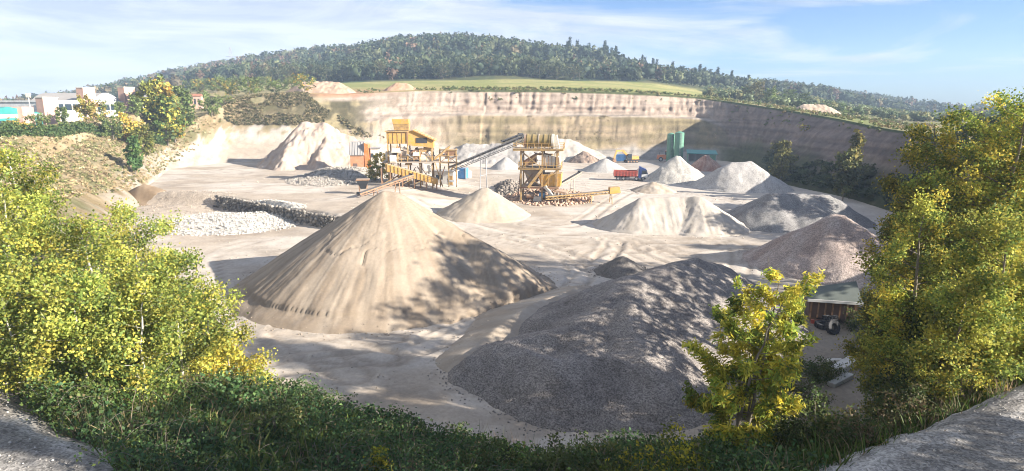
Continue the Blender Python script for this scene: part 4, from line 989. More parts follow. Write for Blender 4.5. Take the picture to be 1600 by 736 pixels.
def hopper_bin():
    t = thing('feed_hopper', 'dark square feed hopper at the low end of the slim conveyor', 'hopper', G0(568, 303), R(10))
    MB().frustum((0, 0, 1.0), (0.9, 0.9), (0, 0, 2.6), (2.3, 2.1)).build('bin', M['dark'], t, .03)
    for x in (-.7, .7):
        for y in (-.6, .6): MB().beam((x, y, -.3), (x, y, 1.9), .14).build('leg', M['rust'], t)
    MB().frustum((0, 0, 2.62), (2.4, 2.2), (0, 0, 2.8), (2.4, 2.2)).build('rim', M['rust'], t)
hopper_bin()
# --- site cabin and containers
def cabin():
    t = thing('site_cabin', 'white site cabin with a yellow door next to the crushing plant', 'cabin', G0(697, 287), R(-14))
    MB().box(-2.4, 2.4, -1.4, 1.4, -.3, 2.9).build('wall', M['white'], t, .03)
    MB().box(-2.7, 2.7, -1.7, 1.7, 2.91, 3.12).build('roof', M['grey'], t, .02)
    MB().box(1.2, 2.1, -1.45, -1.4, 0, 2.0).build('door', M['yellow'], t)
    w = MB().box(-1.9, -.2, -1.45, -1.4, 1.1, 2.1).build('window', M['glass'], t)
    for x in (-1.95, -1.05, -.2): MB().box(x - .05, x + .05, -1.49, -1.452, 1.05, 2.15).build('window_frame', M['cream'], w)
cabin()
def container(name, label, loc, rz, L, W, H, mat, cat='container', n=12):
    t = thing(name, label, cat, loc, rz)
    MB().box(-L / 2, L / 2, -W / 2, W / 2, .1, H).build('body', M[mat], t, .03)
    for i in range(n):
        x = -L / 2 + (i + .5) * L / n; MB().box(x - L / n * .25, x + L / n * .25, -W / 2 - .05, -W / 2, .25, H - .15).build('corrugation', M[mat], t)
    for s in (-.5, .5): MB().box(L / 2, L / 2 + .05, s * W / 2 - W * .2, s * W / 2 + W * .2, .2, H - .1).build('door', M[mat], t)
    for x in (-L / 2, L / 2):
        for y in (-W / 2, W / 2): MB().box(x - .09, x + .09, y - .09, y + .09, -.1, H + .03).build('corner_post', M['grey'], t)
    return t
container('tool_container', 'bright blue steel container behind the white site cabin', G0(722, 279), R(-14), 2.6, 2.2, 2.7, 'blue')
def tank():
    t = thing('water_tank', 'small white round tank beside the blue container', 'tank', G0(732, 277))
    MB().tube((0, 0, 0), (0, 0, 1.6), .8, n=18).build('shell', M['white'], t)
    MB().tube((0, 0, 1.6), (0, 0, 1.9), .8, .25, n=18).build('lid', M['cream'], t)
tank()

# --- tipper truck
def wheel(t, x, y, z, r, w):
    tyre = MB().ring((x, y, z), (0, 1, 0), r * .55, r, w, 20).build('wheel', M['dark'], t)
    MB().tube((x, y - w * .42, z), (x, y + w * .42, z), r * .54, n=14).build('rim', M['grey'], tyre)
def truck():
    t = thing('tipper_truck', 'tipper truck with red tipping body and dark blue and white cab', 'truck', G0(986, 281.5), R(-9))
    MB().box(-4.2, 3.9, -.45, .45, .7, 1.05).build('chassis', M['dark'], t)
    for x in (-3.2, -1.9, 1.3, 2.9):
        for y in (-1.05, 1.05): wheel(t, x, y, .53, .53, .36)
    # body: floor, sides with ribs, tailboard
    b = MB(); b.box(-4.3, 1.4, -1.25, 1.25, 1.1, 1.28); b = b.build('tipping_body', M['red'], t)
    for y in (-1.28, 1.28):
        s_ = MB().box(-4.3, 1.4, y - .05, y + .05, 1.1, 2.45).build('body_side', M['red'], b)
    for i in range(8):
        xx = -4.2 + i * .78; MB().box(xx - .06, xx + .06, -1.42, -1.331, 1.1, 2.4).build('body_rib', M['red'], b)
    MB().hexa([(1.4, -1.25, 1.1), (1.5, -1.25, 1.1), (1.5, 1.25, 1.1), (1.4, 1.25, 1.1)], [(1.5, -1.25, 2.75), (1.6, -1.25, 2.75), (1.6, 1.25, 2.75), (1.5, 1.25, 2.75)]).build('headboard', M['red'], b)
    MB().hexa([(-4.42, -1.25, 1.15), (-4.32, -1.25, 1.15), (-4.32, 1.25, 1.15), (-4.42, 1.25, 1.15)], [(-4.6, -1.25, 2.4), (-4.5, -1.25, 2.4), (-4.5, 1.25, 2.4), (-4.6, 1.25, 2.4)]).build('tailboard', M['red'], b)
    MB().box(-4.2, 1.3, -1.2, 1.2, 1.285, 1.75).build('load', M['dusty'], b)
    c = MB(); c.prism([(1.75, .75), (3.75, .75), (4.0, 1.0), (3.95, 1.75), (3.65, 2.75), (3.4, 2.95), (1.75, 2.95)], -1.2, 1.2)
    c = c.build('cab', M['navy'], t)
    MB().hexa([(4.0, -1.1, 1.85), (4.03, -1.1, 1.85), (4.03, 1.1, 1.85), (4.0, 1.1, 1.85)], [(3.7, -1.1, 2.72), (3.75, -1.1, 2.72), (3.75, 1.1, 2.72), (3.7, 1.1, 2.72)]).build('windscreen', M['glass'], c)
    MB().prism([(2.6, 1.75), (3.85, 1.75), (3.6, 2.6), (2.6, 2.6)], -1.225, -1.2).build('side_window', M['glass'], c)
    MB().prism([(2.5, .85), (3.95, .85), (3.95, 1.65), (2.5, 1.65)], -1.23, -1.2).build('door', M['white'], c)
    MB().box(3.98, 4.08, -1.15, 1.15, .95, 1.75).build('grille', M['white'], c)
    MB().hexa([(2.0, -1.1, 2.96), (3.3, -1.1, 2.96), (3.3, 1.1, 2.96), (2.0, 1.1, 2.96)], [(1.8, -1.0, 3.5), (2.1, -1.0, 3.5), (2.1, 1.0, 3.5), (1.8, 1.0, 3.5)]).build('wind_deflector', M['navy'], c)
    MB().box(3.6, 4.15, -1.22, 1.22, .45, .8).build('bumper', M['white'], t, .03)
    for y in (-.9, .9): MB().box(4.1, 4.17, y - .2, y + .2, .82, .98).build('headlight', M['lamp'], t)
    for y in (-1.35, 1.35): MB().box(3.6, 3.7, y - .12, y + .12, 1.9, 2.5).build('mirror', M['dark'], c)
    MB().box(-.4, 1.0, -1.1, -.6, .6, 1.05).build('fuel_tank', M['white'], t, .05)
truck()

# --- excavator
def excavator():
    t = thing('excavator', 'orange tracked excavator with its arm raised by the blue container', 'excavator', G0(986, 254), R(12))
    for y in (-1.1, 1.1):
        m = MB(); pts = [(-2.0, .1), (-1.7, 0), (1.7, 0), (2.0, .1), (2.15, .45), (1.9, .85), (-1.9, .85), (-2.15, .45)]
        tr = m.prism(pts, y - .3, y + .3).build('track', M['dark'], t)
        for x in (-1.5, -.5, .5, 1.5): MB().tube((x, y - .34, .42), (x, y + .34, .42), .28, n=10).build('roller', M['rust'], tr)
    MB().box(-.9, .9, -.8, .8, .6, 1.1).build('undercarriage', M['dark'], t)
    h = MB().hexa([(-.9, -1.3, 1.1), (2.3, -1.3, 1.1), (2.3, 1.3, 1.1), (-.9, 1.3, 1.1)], [(-.8, -1.25, 2.1), (2.1, -1.25, 2.3), (2.1, 1.25, 2.3), (-.8, 1.25, 2.1)]).build('engine_house', M['digger'], t, .06)
    MB().box(1.9, 2.6, -1.2, 1.2, .95, 1.9).build('counterweight', M['dark'], t, .1)
    c = MB().prism([(-1.9, 1.1), (-.3, 1.1), (-.3, 2.9), (-1.5, 2.9), (-1.95, 2.0)], -1.3, -.4).build('cab', M['dark'], t)
    MB().prism([(-1.7, 1.7), (-.5, 1.7), (-.5, 2.7), (-1.45, 2.7), (-1.75, 2.0)], -1.33, -1.3).build('window', M['glass'], c)
    MB().beam((-.6, .2, 1.7), (-3.0, .2, 4.0), .5, .65).build('boom', M['digger'], t)
    MB().beam((-2.7, .2, 4.0), (-5.4, .2, 3.9), .5, .55).build('boom', M['digger'], t)
    MB().beam((-5.0, .2, 4.2), (-6.0, .2, 1.4), .38, .45).build('stick', M['digger'], t)
    MB().tube((-1.2, .2, 1.5), (-2.6, .2, 3.2), .09, n=8).build('ram', M['grey'], t)
    MB().tube((-3.2, .2, 4.4), (-5.0, .2, 4.6), .08, n=8).build('ram', M['grey'], t)
    MB().prism([(-6.2, 1.5), (-5.7, 1.5), (-5.3, .9), (-5.5, .3), (-6.1, .2), (-6.5, .7)], -.35, .75).build('bucket', M['rust'], t)
excavator()
container('steel_container', 'small blue and white container under the excavator arm', G0(970, 252), R(-8), 3.4, 2.2, 2.4, 'blue')
# --- orange wheel loader beside the cone
def loader():
    t = thing('wheel_loader', 'orange wheel loader parked behind the pale grey cone', 'loader', G0(1040, 252), R(-10))
    for x in (-1.7, 1.6):
        for y in (-1.05, 1.05): wheel(t, x, y, .75, .75, .5)
    MB().hexa([(-3.0, -1.0, .7), (.3, -1.0, .7), (.3, 1, .7), (-3.0, 1, .7)], [(-2.8, -.9, 2.2), (.3, -.9, 2.3), (.3, .9, 2.3), (-2.8, .9, 2.2)]).build('engine_cover', M['orange'], t, .06)
    c = MB().box(-.3, 1.1, -.8, .8, 2.0, 3.4).build('cab', M['glass'], t, .03)
    MB().box(-.4, 1.2, -.9, .9, 3.41, 3.55).build('cab_roof', M['orange'], c)
    MB().box(.3, 2.3, -.7, .7, .8, 1.6).build('front_frame', M['orange'], t, .05)
    for y in (-.6, .6): MB().beam((1.0, y, 1.8), (3.2, y, .7), .25, .35).build('lift_arm', M['orange'], t)
    MB().prism([(3.0, .15), (4.0, .1), (4.1, .3), (3.3, .5), (3.1, 1.3), (3.0, 1.3)], -1.3, 1.3).build('bucket', M['rust'], t)
    MB().tube((-2.2, .5, 2.2), (-2.2, .5, 3.0), .08, n=8).build('exhaust', M['dark'], t)
loader()

# --- silos and open shed in the corner
def silo(px, D, w, h, label):
    x, y, _ = P(px, 245, D); z = ground(x, y)
    t = thing('silo', label, 'silo', (x, y, z), 0, 'green silos in the quarry corner')
    MB().tube((0, 0, 0), (0, 0, h), w / 2, n=28).build('shell', M['green'], t)
    for k in range(1, 6): MB().ring((0, 0, h * k / 6), (0, 0, 1), w / 2 - .02, w / 2 + .06, .12, 28).build('hoop', M['green'], t)
    MB().tube((0, 0, h), (0, 0, h + .5), w / 2 + .05, .3, n=28).build('roof', M['green'], t)
    l = MB()
    for s in (-.2, .2): l.beam((s, -w / 2 - .2, 0), (s, -w / 2 - .2, h), .06)
    for i in range(int(h / .5)): l.beam((-.2, -w / 2 - .2, .3 + i * .5), (.2, -w / 2 - .2, .3 + i * .5), .05)
    l.build('ladder', M['grey'], t)
silo(1047, 206, 2.5, 9.2, 'slim green steel silo standing left of the wider silo')
silo(1060, 203, 3.0, 9.8, 'wide green steel silo next to the open shed')
def open_shed():
    x, y, _ = P(1096, 245, 196); z = ground(x, y)
    t = thing('open_shed', 'open fronted green shed with sheet roof beside the silos', 'shed', (x, y, z), R(-12))
    MB().hexa([(-4.6, -2.8, 3.7), (4.6, -2.8, 3.5), (4.6, 2.8, 4.3), (-4.6, 2.8, 4.5)], [(-4.6, -2.8, 3.85), (4.6, -2.8, 3.65), (4.6, 2.8, 4.45), (-4.6, 2.8, 4.65)]).build('roof', M['teal'], t)
    MB().box(-4.3, 4.3, 2.3, 2.45, -.3, 4.2).build('back_wall', M['grey'], t)
    MB().box(-4.3, -4.15, -2.3, 2.28, -.3, 3.7).build('side_wall', M['green'], t)
    MB().box(2.2, 4.3, -2.4, -2.25, -.3, 3.3).build('front_panel', M['green'], t)
    for xx in (-4.2, -2.1, 0, 2.1, 4.2): MB().beam((xx, -2.5, -.3), (xx, -2.5, 3.6), .2).build('post', M['grey'], t)
    MB().box(-4.2, -.2, -2.3, -2.15, -.2, 1.2).build('low_wall', M['concrete'], t)
open_shed()
def parked_car():
    x, y, z = G0(1228, 276)
    t = thing('parked_car', 'small white car parked at the foot of the shaded wall', 'car', (x, y, z), R(8))
    MB().prism([(-2.0, .3), (2.0, .3), (2.05, .75), (1.2, .95), (-1.9, .95), (-2.05, .6)], -.82, .82).build('body', M['white'], t, .05)
    MB().prism([(-1.7, .951), (1.05, .951), (.4, 1.45), (-1.3, 1.45)], -.74, .74).build('cabin', M['glass'], t)
    MB().box(-1.25, .35, -.7, .7, 1.451, 1.5).build('roof', M['white'], t)
    for xx in (-1.3, 1.3):
        for y_ in (-.75, .75): wheel(t, xx, y_, .31, .31, .2)
parked_car()

# --- the yard in the near right corner: covered skip, tyres, slabs, planks
def skip():
    x, y, z = G0(1292, 497)
    t = thing('covered_skip', 'long steel skip under a pale green tarpaulin tent by the poplars', 'skip', (x, y, z), R(-14))
    MB().hexa([(-1.75, -1.2, .35), (1.9, -1.2, .35), (1.9, 1.2, .35), (-1.75, 1.2, .35)], [(-1.9, -1.35, 2.0), (2.0, -1.35, 2.0), (2.0, 1.35, 2.0), (-1.9, 1.35, 2.0)]).build('tub', M['wood'], t)
    for i in range(7):
        xx = -1.65 + i * .56; MB().hexa([(xx - .06, -1.32, .36), (xx + .06, -1.32, .36), (xx + .06, -1.21, .36), (xx - .06, -1.21, .36)], [(xx - .06, -1.46, 1.98), (xx + .06, -1.46, 1.98), (xx + .06, -1.36, 1.98), (xx - .06, -1.36, 1.98)]).build('rib', M['rust'], t)
    tp = MB(); tp.add([(-2.05, -1.55, 2.02), (2.2, -1.55, 2.02), (2.2, 1.5, 2.05), (-2.05, 1.5, 2.05), (-1.2, .6, 2.55), (2.1, .5, 3.35), (-2.05, -1.5, 1.85), (2.2, -1.5, 1.85)], [(0, 1, 5, 4), (1, 2, 5), (2, 3, 4, 5), (3, 0, 4), (6, 7, 1, 0)])
    tp.build('tarpaulin', M['tarp'], t)
    MB().beam((-2.05, -1.62, 1.98), (2.2, -1.62, 1.98), .1, .22).build('rim', M['white'], t)
    for xx in (-1.3, 1.3): MB().box(xx - .2, xx + .2, -1.1, 1.1, -.1, .34).build('skid', M['rust'], t)
    for i, (xx, mt) in enumerate(((-1.5, 'red'), (-1.05, 'red'), (-.6, 'white'), (-.15, 'red'))): MB().box(xx - .13, xx + .13, -1.75, -1.5, -.05, .3).build('hazard_block', M[mt], t)
skip()
def tyre(x, y, z, r, label, tilt=0.0, rz=0.0):
    m = MB(); n = 22; k = 8; vs = []; fs = []
    for i in range(n):
        a = 2 * math.pi * i / n
        for j in range(k):
            b = 2 * math.pi * j / k
            rr = r * .72 + r * .28 * max(-.8, min(.8, 1.2 * math.cos(b))); zz = r * .36 * max(-.85, min(.85, 1.2 * math.sin(b)))
            vs.append((rr * math.cos(a), rr * math.sin(a), zz))
    for i in range(n):
        for j in range(k): fs.append((i * k + j, ((i + 1) % n) * k + j, ((i + 1) % n) * k + (j + 1) % k, i * k + (j + 1) % k))
    o = m.add(vs, fs).build('tyre', M['dark'])
    o.location = (x, y, z); o.rotation_euler = (tilt, 0, rz)
    for i in range(18):
        a = 2 * math.pi * i / 18; c, s = math.cos(a), math.sin(a)
        MB().beam((c * r * .97, s * r * .97, -r * .27), (c * r * .97, s * r * .97, r * .27), .09, .06).build('tread_block', M['dark'], o)
    return tag(o, label, 'tyre', 'old tyres by the covered skip')
x, y, z = G0(1300, 521); tyre(x, y, z + .55, .62, 'big black tyre leaning upright in front of the covered skip', R(68), R(20))
x, y, z = G0(1285, 512); tyre(x, y, z + .24, .6, 'black tyre lying flat left of the leaning tyre', R(6))
x, y, z = G0(1296, 508); tyre(x, y, z + .66, .58, 'black tyre lying on top behind the leaning tyre', R(-14))
x, y, z = G0(1350, 534); tyre(x, y, z + .5, .6, 'black tyre at the end of the white slabs under the poplars', R(50), R(-30))
def slab(px, py, zz, L, w, h, rz, label, mat='concrete', name='concrete_slab', group='slabs and planks lying below the bank', tilt=0):
    x, y, _ = G(px, py, zz); z = max(ground(x, y), 0) 
    t = MB().box(-L / 2, L / 2, -w / 2, w / 2, 0, h).build(name, M[mat], None, .03)
    t.location = (x, y, z + .02); t.rotation_euler = (0, tilt, rz)
    return tag(t, label, 'slab' if mat == 'concrete' or mat == 'white' else 'plank', group)
slab(1322, 556, 1.0, 3.0, .8, .45, R(38), 'long white concrete slab lying beside the tyre under the poplars', 'white')
slab(1316, 574, 1.1, 2.6, .5, .3, R(36), 'second grey slab next to the long white slab')
slab(1306, 548, 0.9, 1.1, .3, .2, R(5), 'short pale slab between the tyres and the long white slab', 'white')
slab(1222, 618, 1.2, 2.6, .35, .2, R(34), 'grey plank below the bank behind the yellow green ash tree', 'grey', 'plank')
slab(1205, 632, 1.3, 2.6, .3, .15, R(36), 'lower grey plank below the bank behind the yellow green ash tree', 'grey', 'plank')
slab(1290, 438, 0.0, 4.2, .5, .5, R(-8), 'long rusty girder lying behind the covered skip', 'rust', 'girder')
slab(1252, 455, 0.0, 3.2, .4, .35, R(-14), 'short dark girder left of the covered skip', 'dark', 'girder')

# --- stone wall holding the upper yard, boulder heaps
def rock_wall():
    t = thing('dry_stone_wall', 'rough grey boulder wall holding up the upper yard', 'wall', (-40, 100, 0))
    pts, sz, cl = [], [], []
    for i in range(150):
        f = i / 149; x = -54 + 41 * f; 
        for k in range(6):
            h = 2.35 * (1 - 0.2 * f)
            zz = (k + rng.uniform(.2, .8)) * h / 6
            yy = np.interp(x, YL_X, YL_Y) - .5 + .5 * zz / h + rng.normal(0, .12)
            pts.append((x + 40 + rng.normal(0, .15), yy - 100, zz)); sz.append(rng.uniform(.18, .40)); cl.append(np.array((.25, .225, .19)) * rng.uniform(.45, 1.25))
    o = rocks('stones', pts, sz, cl, t); o['kind'] = 'stuff'
rock_wall()
def boulder_heap(label, px0, px1, py0, py1, h, n, c, smin, smax, seed, crest=0.5):
    q = [G0(px0, py1), G0(px1, py1), G0(px1, py0), G0(px0, py0)]
    cx = sum(p[0] for p in q) / 4; cy = sum(p[1] for p in q) / 4; bz = fz(cx, cy)
    rx = (max(p[0] for p in q) - min(p[0] for p in q)) / 2; ry = max(1.5, (max(p[1] for p in q) - min(p[1] for p in q)) / 2)
    t = thing('boulder_heap', label, 'heap', (cx, cy, bz))
    gx, gy = np.meshgrid(np.linspace(-1, 1, 50), np.linspace(-1, 1, 30), indexing='ij'); rr = np.hypot(gx, gy)
    hz = h * .78 * (1 - np.clip(rr, 0, 1) ** 1.2) * (.6 + .8 * vnoise(gx * 2.5 + seed, gy * 2.5, seed)) + floor_z(cx + gx * rx, cy + gy * ry) - bz - .12 - .3 * (rr > 1) + .12 * (fbm(gx * 12, gy * 12, seed) - .5)
    mesh_np('mound', np.stack([gx * rx, gy * ry, hz], -1).reshape(-1, 3), grid_faces(50, 30), M['grit'], np.array(c) * np.repeat((.75 + .5 * fbm(gx * 9, gy * 9, seed + 1)).reshape(-1, 1), 3, 1), t, smooth=True)
    pts, sz, cl = [], [], []
    while len(pts) < n:
        a, b = rng.uniform(-1, 1, 2)
        r = math.hypot(a, b)
        if r > 1: continue
        hh = h * (1 - r ** 1.2) * (.6 + .8 * float(vnoise(a * 2.5 + seed, b * 2.5, seed)))
        pts.append((a * rx, b * ry, fz(cx + a * rx, cy + b * ry) - bz + hh * rng.uniform(.68, .86))); sz.append(rng.uniform(smin, smax)); cl.append(np.array(c) * rng.uniform(.75, 1.2))
    o = rocks('stones', pts, sz, cl, t); o['kind'] = 'stuff'
boulder_heap('white limestone boulders heaped below the grey boulder wall', 286, 432, 328, 362, 2.0, 2400, (.45, .42, .37), .05, .20, 11)
boulder_heap('pale rock heap in front of the brick shed', 492, 572, 264, 292, 2.8, 2200, (.33, .295, .25), .09, .30, 12)
boulder_heap('orange brown rubble strewn at the foot of the screening tower', 792, 920, 296, 322, 1.0, 700, (.40, .27, .19), .15, .5, 13)
boulder_heap('dark rubble behind the screening tower on its left', 775, 815, 284, 306, 1.6, 300, (.20, .17, .14), .25, .6, 14)
boulder_heap('broken brown stones beside the low mound on the bank edge', 225, 340, 298, 316, 0.9, 350, (.36, .30, .235), .04, .15, 15)

# loose stones lying about the yard and on the gravel road
def loose_stones():
    r = np.random.default_rng(31); pts, sz, cl = [], [], []
    while len(pts) < 1500:
        x = r.uniform(-60, 60); y = 30 + 150 * r.uniform() ** 1.6
        if abs(x) > .8 * y or vnoise(x * .12, y * .12, 91) < .45: continue
        pts.append((x, y, ground(x, y, 60) + .02)); sz.append(r.uniform(.03, .075) * (1 + y / 110)); cl.append(np.array((.42, .36, .29)) * r.uniform(.7, 1.15))
    o = rocks('yard_stones', pts, sz, cl); tag(o, 'loose stones scattered over the quarry floor', 'stones', kind='stuff')
    pts, sz, cl = [], [], []
    rb_ = bvh_of(road_o)
    while len(pts) < 2800:
        x = r.uniform(-24, 30); y = r.uniform(9, 27)
        if not on_road(x, y, .35): continue
        h = rb_.ray_cast(Vector((x, y, 50)), Vector((0, 0, -1)))
        z = max(h[0].z if h[0] is not None else -9, ground(x, y, 50))
        pts.append((x, y, z)); sz.append(r.uniform(.018, .055)); cl.append(np.array((.40, .37, .33)) * r.uniform(.45, 1.2))
    o = rocks('road_stones', pts, sz, cl); tag(o, 'loose gravel stones lying on the rutted road', 'stones', kind='stuff')
loose_stones()
# --- buildings beyond the hedge
def hall():
    A = Vector(P(92, 193, 158)); B = Vector(P(262, 172, 196))
    rz = math.atan2(B.y - A.y, B.x - A.x); L = math.hypot(B.x - A.x, B.y - A.y)
    zb = min(A.z, B.z) - 1.5
    t = thing('factory_hall', 'white factory hall with pink brick towers and a vaulted roof', 'building', (A.x, A.y, zb), rz)
    top = 18 + (-0.0) ; H = Vector(P(170, 160, 172)).z - zb
    MB().box(0, L, 0.3, 22, -3, H).build('wall', M['white'], t)
    n = 16
    for i in range(n):
        x0 = L * i / n + .15; x1 = L * (i + 1) / n - .15
        MB().box(x0, x1, .22, .30, H - 2.1, H - .5).build('window', M['glass'], t)
        MB().box(x0 - .12, x0 + .02, .2, .3, .4, H - .3).build('pilaster', M['cream'], t)
    MB().box(-.2, L + .2, .1, 22.2, H + .005, H + .4).build('parapet', M['white'], t)
    MB().box(-.1, L + .1, .16, .3, 1.6, 2.0).build('plinth_band', M['grey'], t)
    def loc(px): # along the facade where a pixel column meets it
        a, y, _ = ray(px, 170); d = Vector((a / y, 1.0)); e = Vector((B.x - A.x, B.y - A.y)).normalized()
        det = d.x * (-e.y) + e.x * d.y
        s_ = (d.x * A.y - d.y * A.x) / (d.y * e.x - d.x * e.y) if abs(d.y * e.x - d.x * e.y) > 1e-6 else 0
        return s_
    for a, b, py in ((66, 90, 153), (131, 150, 138), (195, 212, 137)):
        s0, s1 = loc(a), loc(b); D = A.y + (B.y - A.y) * ((s0 + s1) / 2 / L)
        hh = P((a + b) / 2, py, D)[2] - zb
        tw = MB().box(s0, s1, -.5, 1.6, -3, hh).build('brick_tower', M['brick'], t)
        MB().box(s0 - .1, s1 + .1, -.6, 1.7, hh + .005, hh + .22).build('coping', M['cream'], tw)
    s0, s1 = loc(150.5), loc(194.5); hv = H + .42
    pts = [(s0 + (s1 - s0) * i / 12, hv + 2.2 * math.sin(math.pi * i / 12)) for i in range(13)]
    v = MB().prism(pts, 1.0, 21).build('vault_roof', M['grey'], t)
    for i in range(9):
        x_ = s0 + (s1 - s0) * (i + .9) / 10.8; f = (x_ - s0) / (s1 - s0); MB().box(x_ - .06, x_ + .06, .85, .98, hv, hv + 2.1 * math.sin(math.pi * f)).build('glazing_bar', M['white'], v)
    s0, s1 = loc(236), loc(250)
    MB().prism([(s0, H + .42), (s1, H + .42), (s1, H + 2.4)], 1.2, 12).build('roof_light', M['grey'], t)
hall()
def teal_hall():
    A = Vector(P(-40, 222, 128)); B = Vector(P(68, 196, 150)); rz = math.atan2(B.y - A.y, B.x - A.x); L = math.hypot(B.x - A.x, B.y - A.y)
    zb = min(A.z, B.z) - 1
    t = thing('warehouse', 'teal metal warehouse with a pale eaves band beyond the hedge', 'building', (A.x, A.y, zb), rz)
    H = P(30, 178, 142)[2] - zb
    MB().box(0, L, 0, 20, -3, H).build('wall', M['teal'], t)
    MB().box(-.2, L + .2, -.12, 0, H - .9, H).build('eaves_band', M['white'], t)
    MB().prism([(-.3, H + .01), (L + .3, H + .01), (L * .5, H + 1.6)], -.2, 20.2).build('roof', M['teal'], t)
    for i in range(9):
        x0 = L * (i + .12) / 9; MB().box(x0, x0 + L / 9 * .7, -.08, 0, H - 3.0, H - 1.4).build('window', M['glass'], t)
    for a, py in ((30, 168),):
        MB().box(L * .62, L * .80, -1.2, 3, -3, H + 1.6).build('brick_tower', M['brick'], t)
teal_hall()
def small_house(px, py, D, w, h, label, wall='brick', roof='tile', name='house'):
    x, y, _ = P(px, py, D); z = ground(x, y)
    t = thing(name, label, 'house', (x, y, z - .3), R(10))
    MB().box(-w / 2, w / 2, -w * .3, w * .3, -1, h).build('wall', M[wall], t)
    MB().add([(-w * .55, -w * .36, h), (w * .55, -w * .36, h), (w * .55, w * .36, h), (-w * .55, w * .36, h), (-w * .5, 0, h + w * .2), (w * .5, 0, h + w * .2)], [(0, 1, 5, 4), (1, 2, 5), (2, 3, 4, 5), (3, 0, 4), (3, 2, 1, 0)]).build('roof', M[roof], t)
    for i in range(3): MB().box(-w * .36 + i * w * .3, -w * .22 + i * w * .3, -w * .3 - .05, -w * .3, h * .35, h * .8).build('window', M['glass'], t)
small_house(305, 146, 212, 4.0, 4.2, 'small pink walled building between the trees by the hall')
def mast():
    x, y, _ = P(52, 200, 146); z = ground(x, y)
    t = thing('flood_light_mast', 'thin white mast with a lamp head beside the teal warehouse', 'mast', (x, y, z))
    top = P(52, 146, 146)[2] - z
    MB().tube((0, 0, -.3), (0, 0, top), .16, .09, n=8).build('pole', M['white'], t)
    MB().box(-.5, .5, -.15, .15, top - .9, top).build('lamp_head', M['cream'], t)
mast()
def pylon():
    x, y, _ = P(362, 104, 740); z = ground(x, y) - 1
    t = thing('power_pylon', 'lattice power pylon on the wooded hill crest', 'pylon', (x, y, z)); h = P(362, 74, 740)[2] - z
    m = MB()
    def hw(f): return 3.2 * (1 - f) + .5
    for sx in (-1, 1):
        for sy in (-1, 1): m.beam((sx * hw(0), sy * hw(0), 0), (sx * hw(1), sy * hw(1), h), .35)
    for i in range(8):
        f, g = i / 8, (i + 1) / 8
        m.beam((-hw(f), -hw(f), f * h), (hw(g), -hw(g), g * h), .2); m.beam((hw(f), -hw(f), f * h), (-hw(g), -hw(g), g * h), .2)
    m.build('lattice', M['grey'], t)
    for f in (.72, .86): MB().beam((-6, 0, h * f), (6, 0, h * f), .35).build('cross_arm', M['grey'], t)
pylon()
# ------------------------------------------------------------------ vegetation
def leaf_quads(c, L, W, rng, axis=None, up=0.3):
    """diamond leaves: centres n x 3, length and width arrays"""
    n = len(c)
    a = rng.normal(size=(n, 3)) if axis is None else axis + 0.35 * rng.normal(size=(n, 3))
    a /= np.linalg.norm(a, axis=1)[:, None] + 1e-9
    nr = rng.normal(size=(n, 3)); nr[:, 2] += up * 2
    b = np.cross(nr, a); b /= np.linalg.norm(b, axis=1)[:, None] + 1e-9
    L = np.broadcast_to(L, n)[:, None]; W = np.broadcast_to(W, n)[:, None]
    k = np.cross(a, b) * W * 0.25
    V = np.stack([c - a * L / 2, c + b * W / 2 + k, c + a * L / 2, c - b * W / 2 + k], 1).reshape(-1, 3)
    return V, np.arange(4 * n).reshape(n, 4)
def pal(rng, n, cols, wts=None, jit=0.2):
    cols = np.array(cols); k = rng.choice(len(cols), n, p=None if wts is None else np.array(wts) / sum(wts))
    return cols[k] * (1 + jit * rng.normal(size=(n, 1))).clip(0.45, 1.7)
def tube_path(p, r, sides=5):
    """tapered tube along a path"""
    p = np.asarray(p, float); n = len(p); r = np.asarray(r, float)
    d = np.gradient(p, axis=0); d /= np.linalg.norm(d, axis=1)[:, None] + 1e-9
    ref = np.where(np.abs(d[:, 2:3]) > 0.9, np.array([[1.0, 0, 0]]), np.array([[0, 0, 1.0]]))
    x = np.cross(d, ref); x /= np.linalg.norm(x, axis=1)[:, None] + 1e-9; y = np.cross(x, d)
    a = np.arange(sides) * 2 * math.pi / sides
    V = p[:, None] + r[:, None, None] * (x[:, None] * np.cos(a)[None, :, None] + y[:, None] * np.sin(a)[None, :, None])
    i, j = np.meshgrid(np.arange(n - 1), np.arange(sides), indexing='ij'); j2 = (j + 1) % sides
    F = np.stack([i * sides + j, i * sides + j2, (i + 1) * sides + j2, (i + 1) * sides + j], -1).reshape(-1, 4)
    return V.reshape(-1, 3), F
class Wood:
    def __init__(s): s.V = []; s.F = []; s.n = 0
    def add(s, p, r, sides=5):
        V, F = tube_path(p, r, sides); s.V.append(V); s.F.append(F + s.n); s.n += len(V)
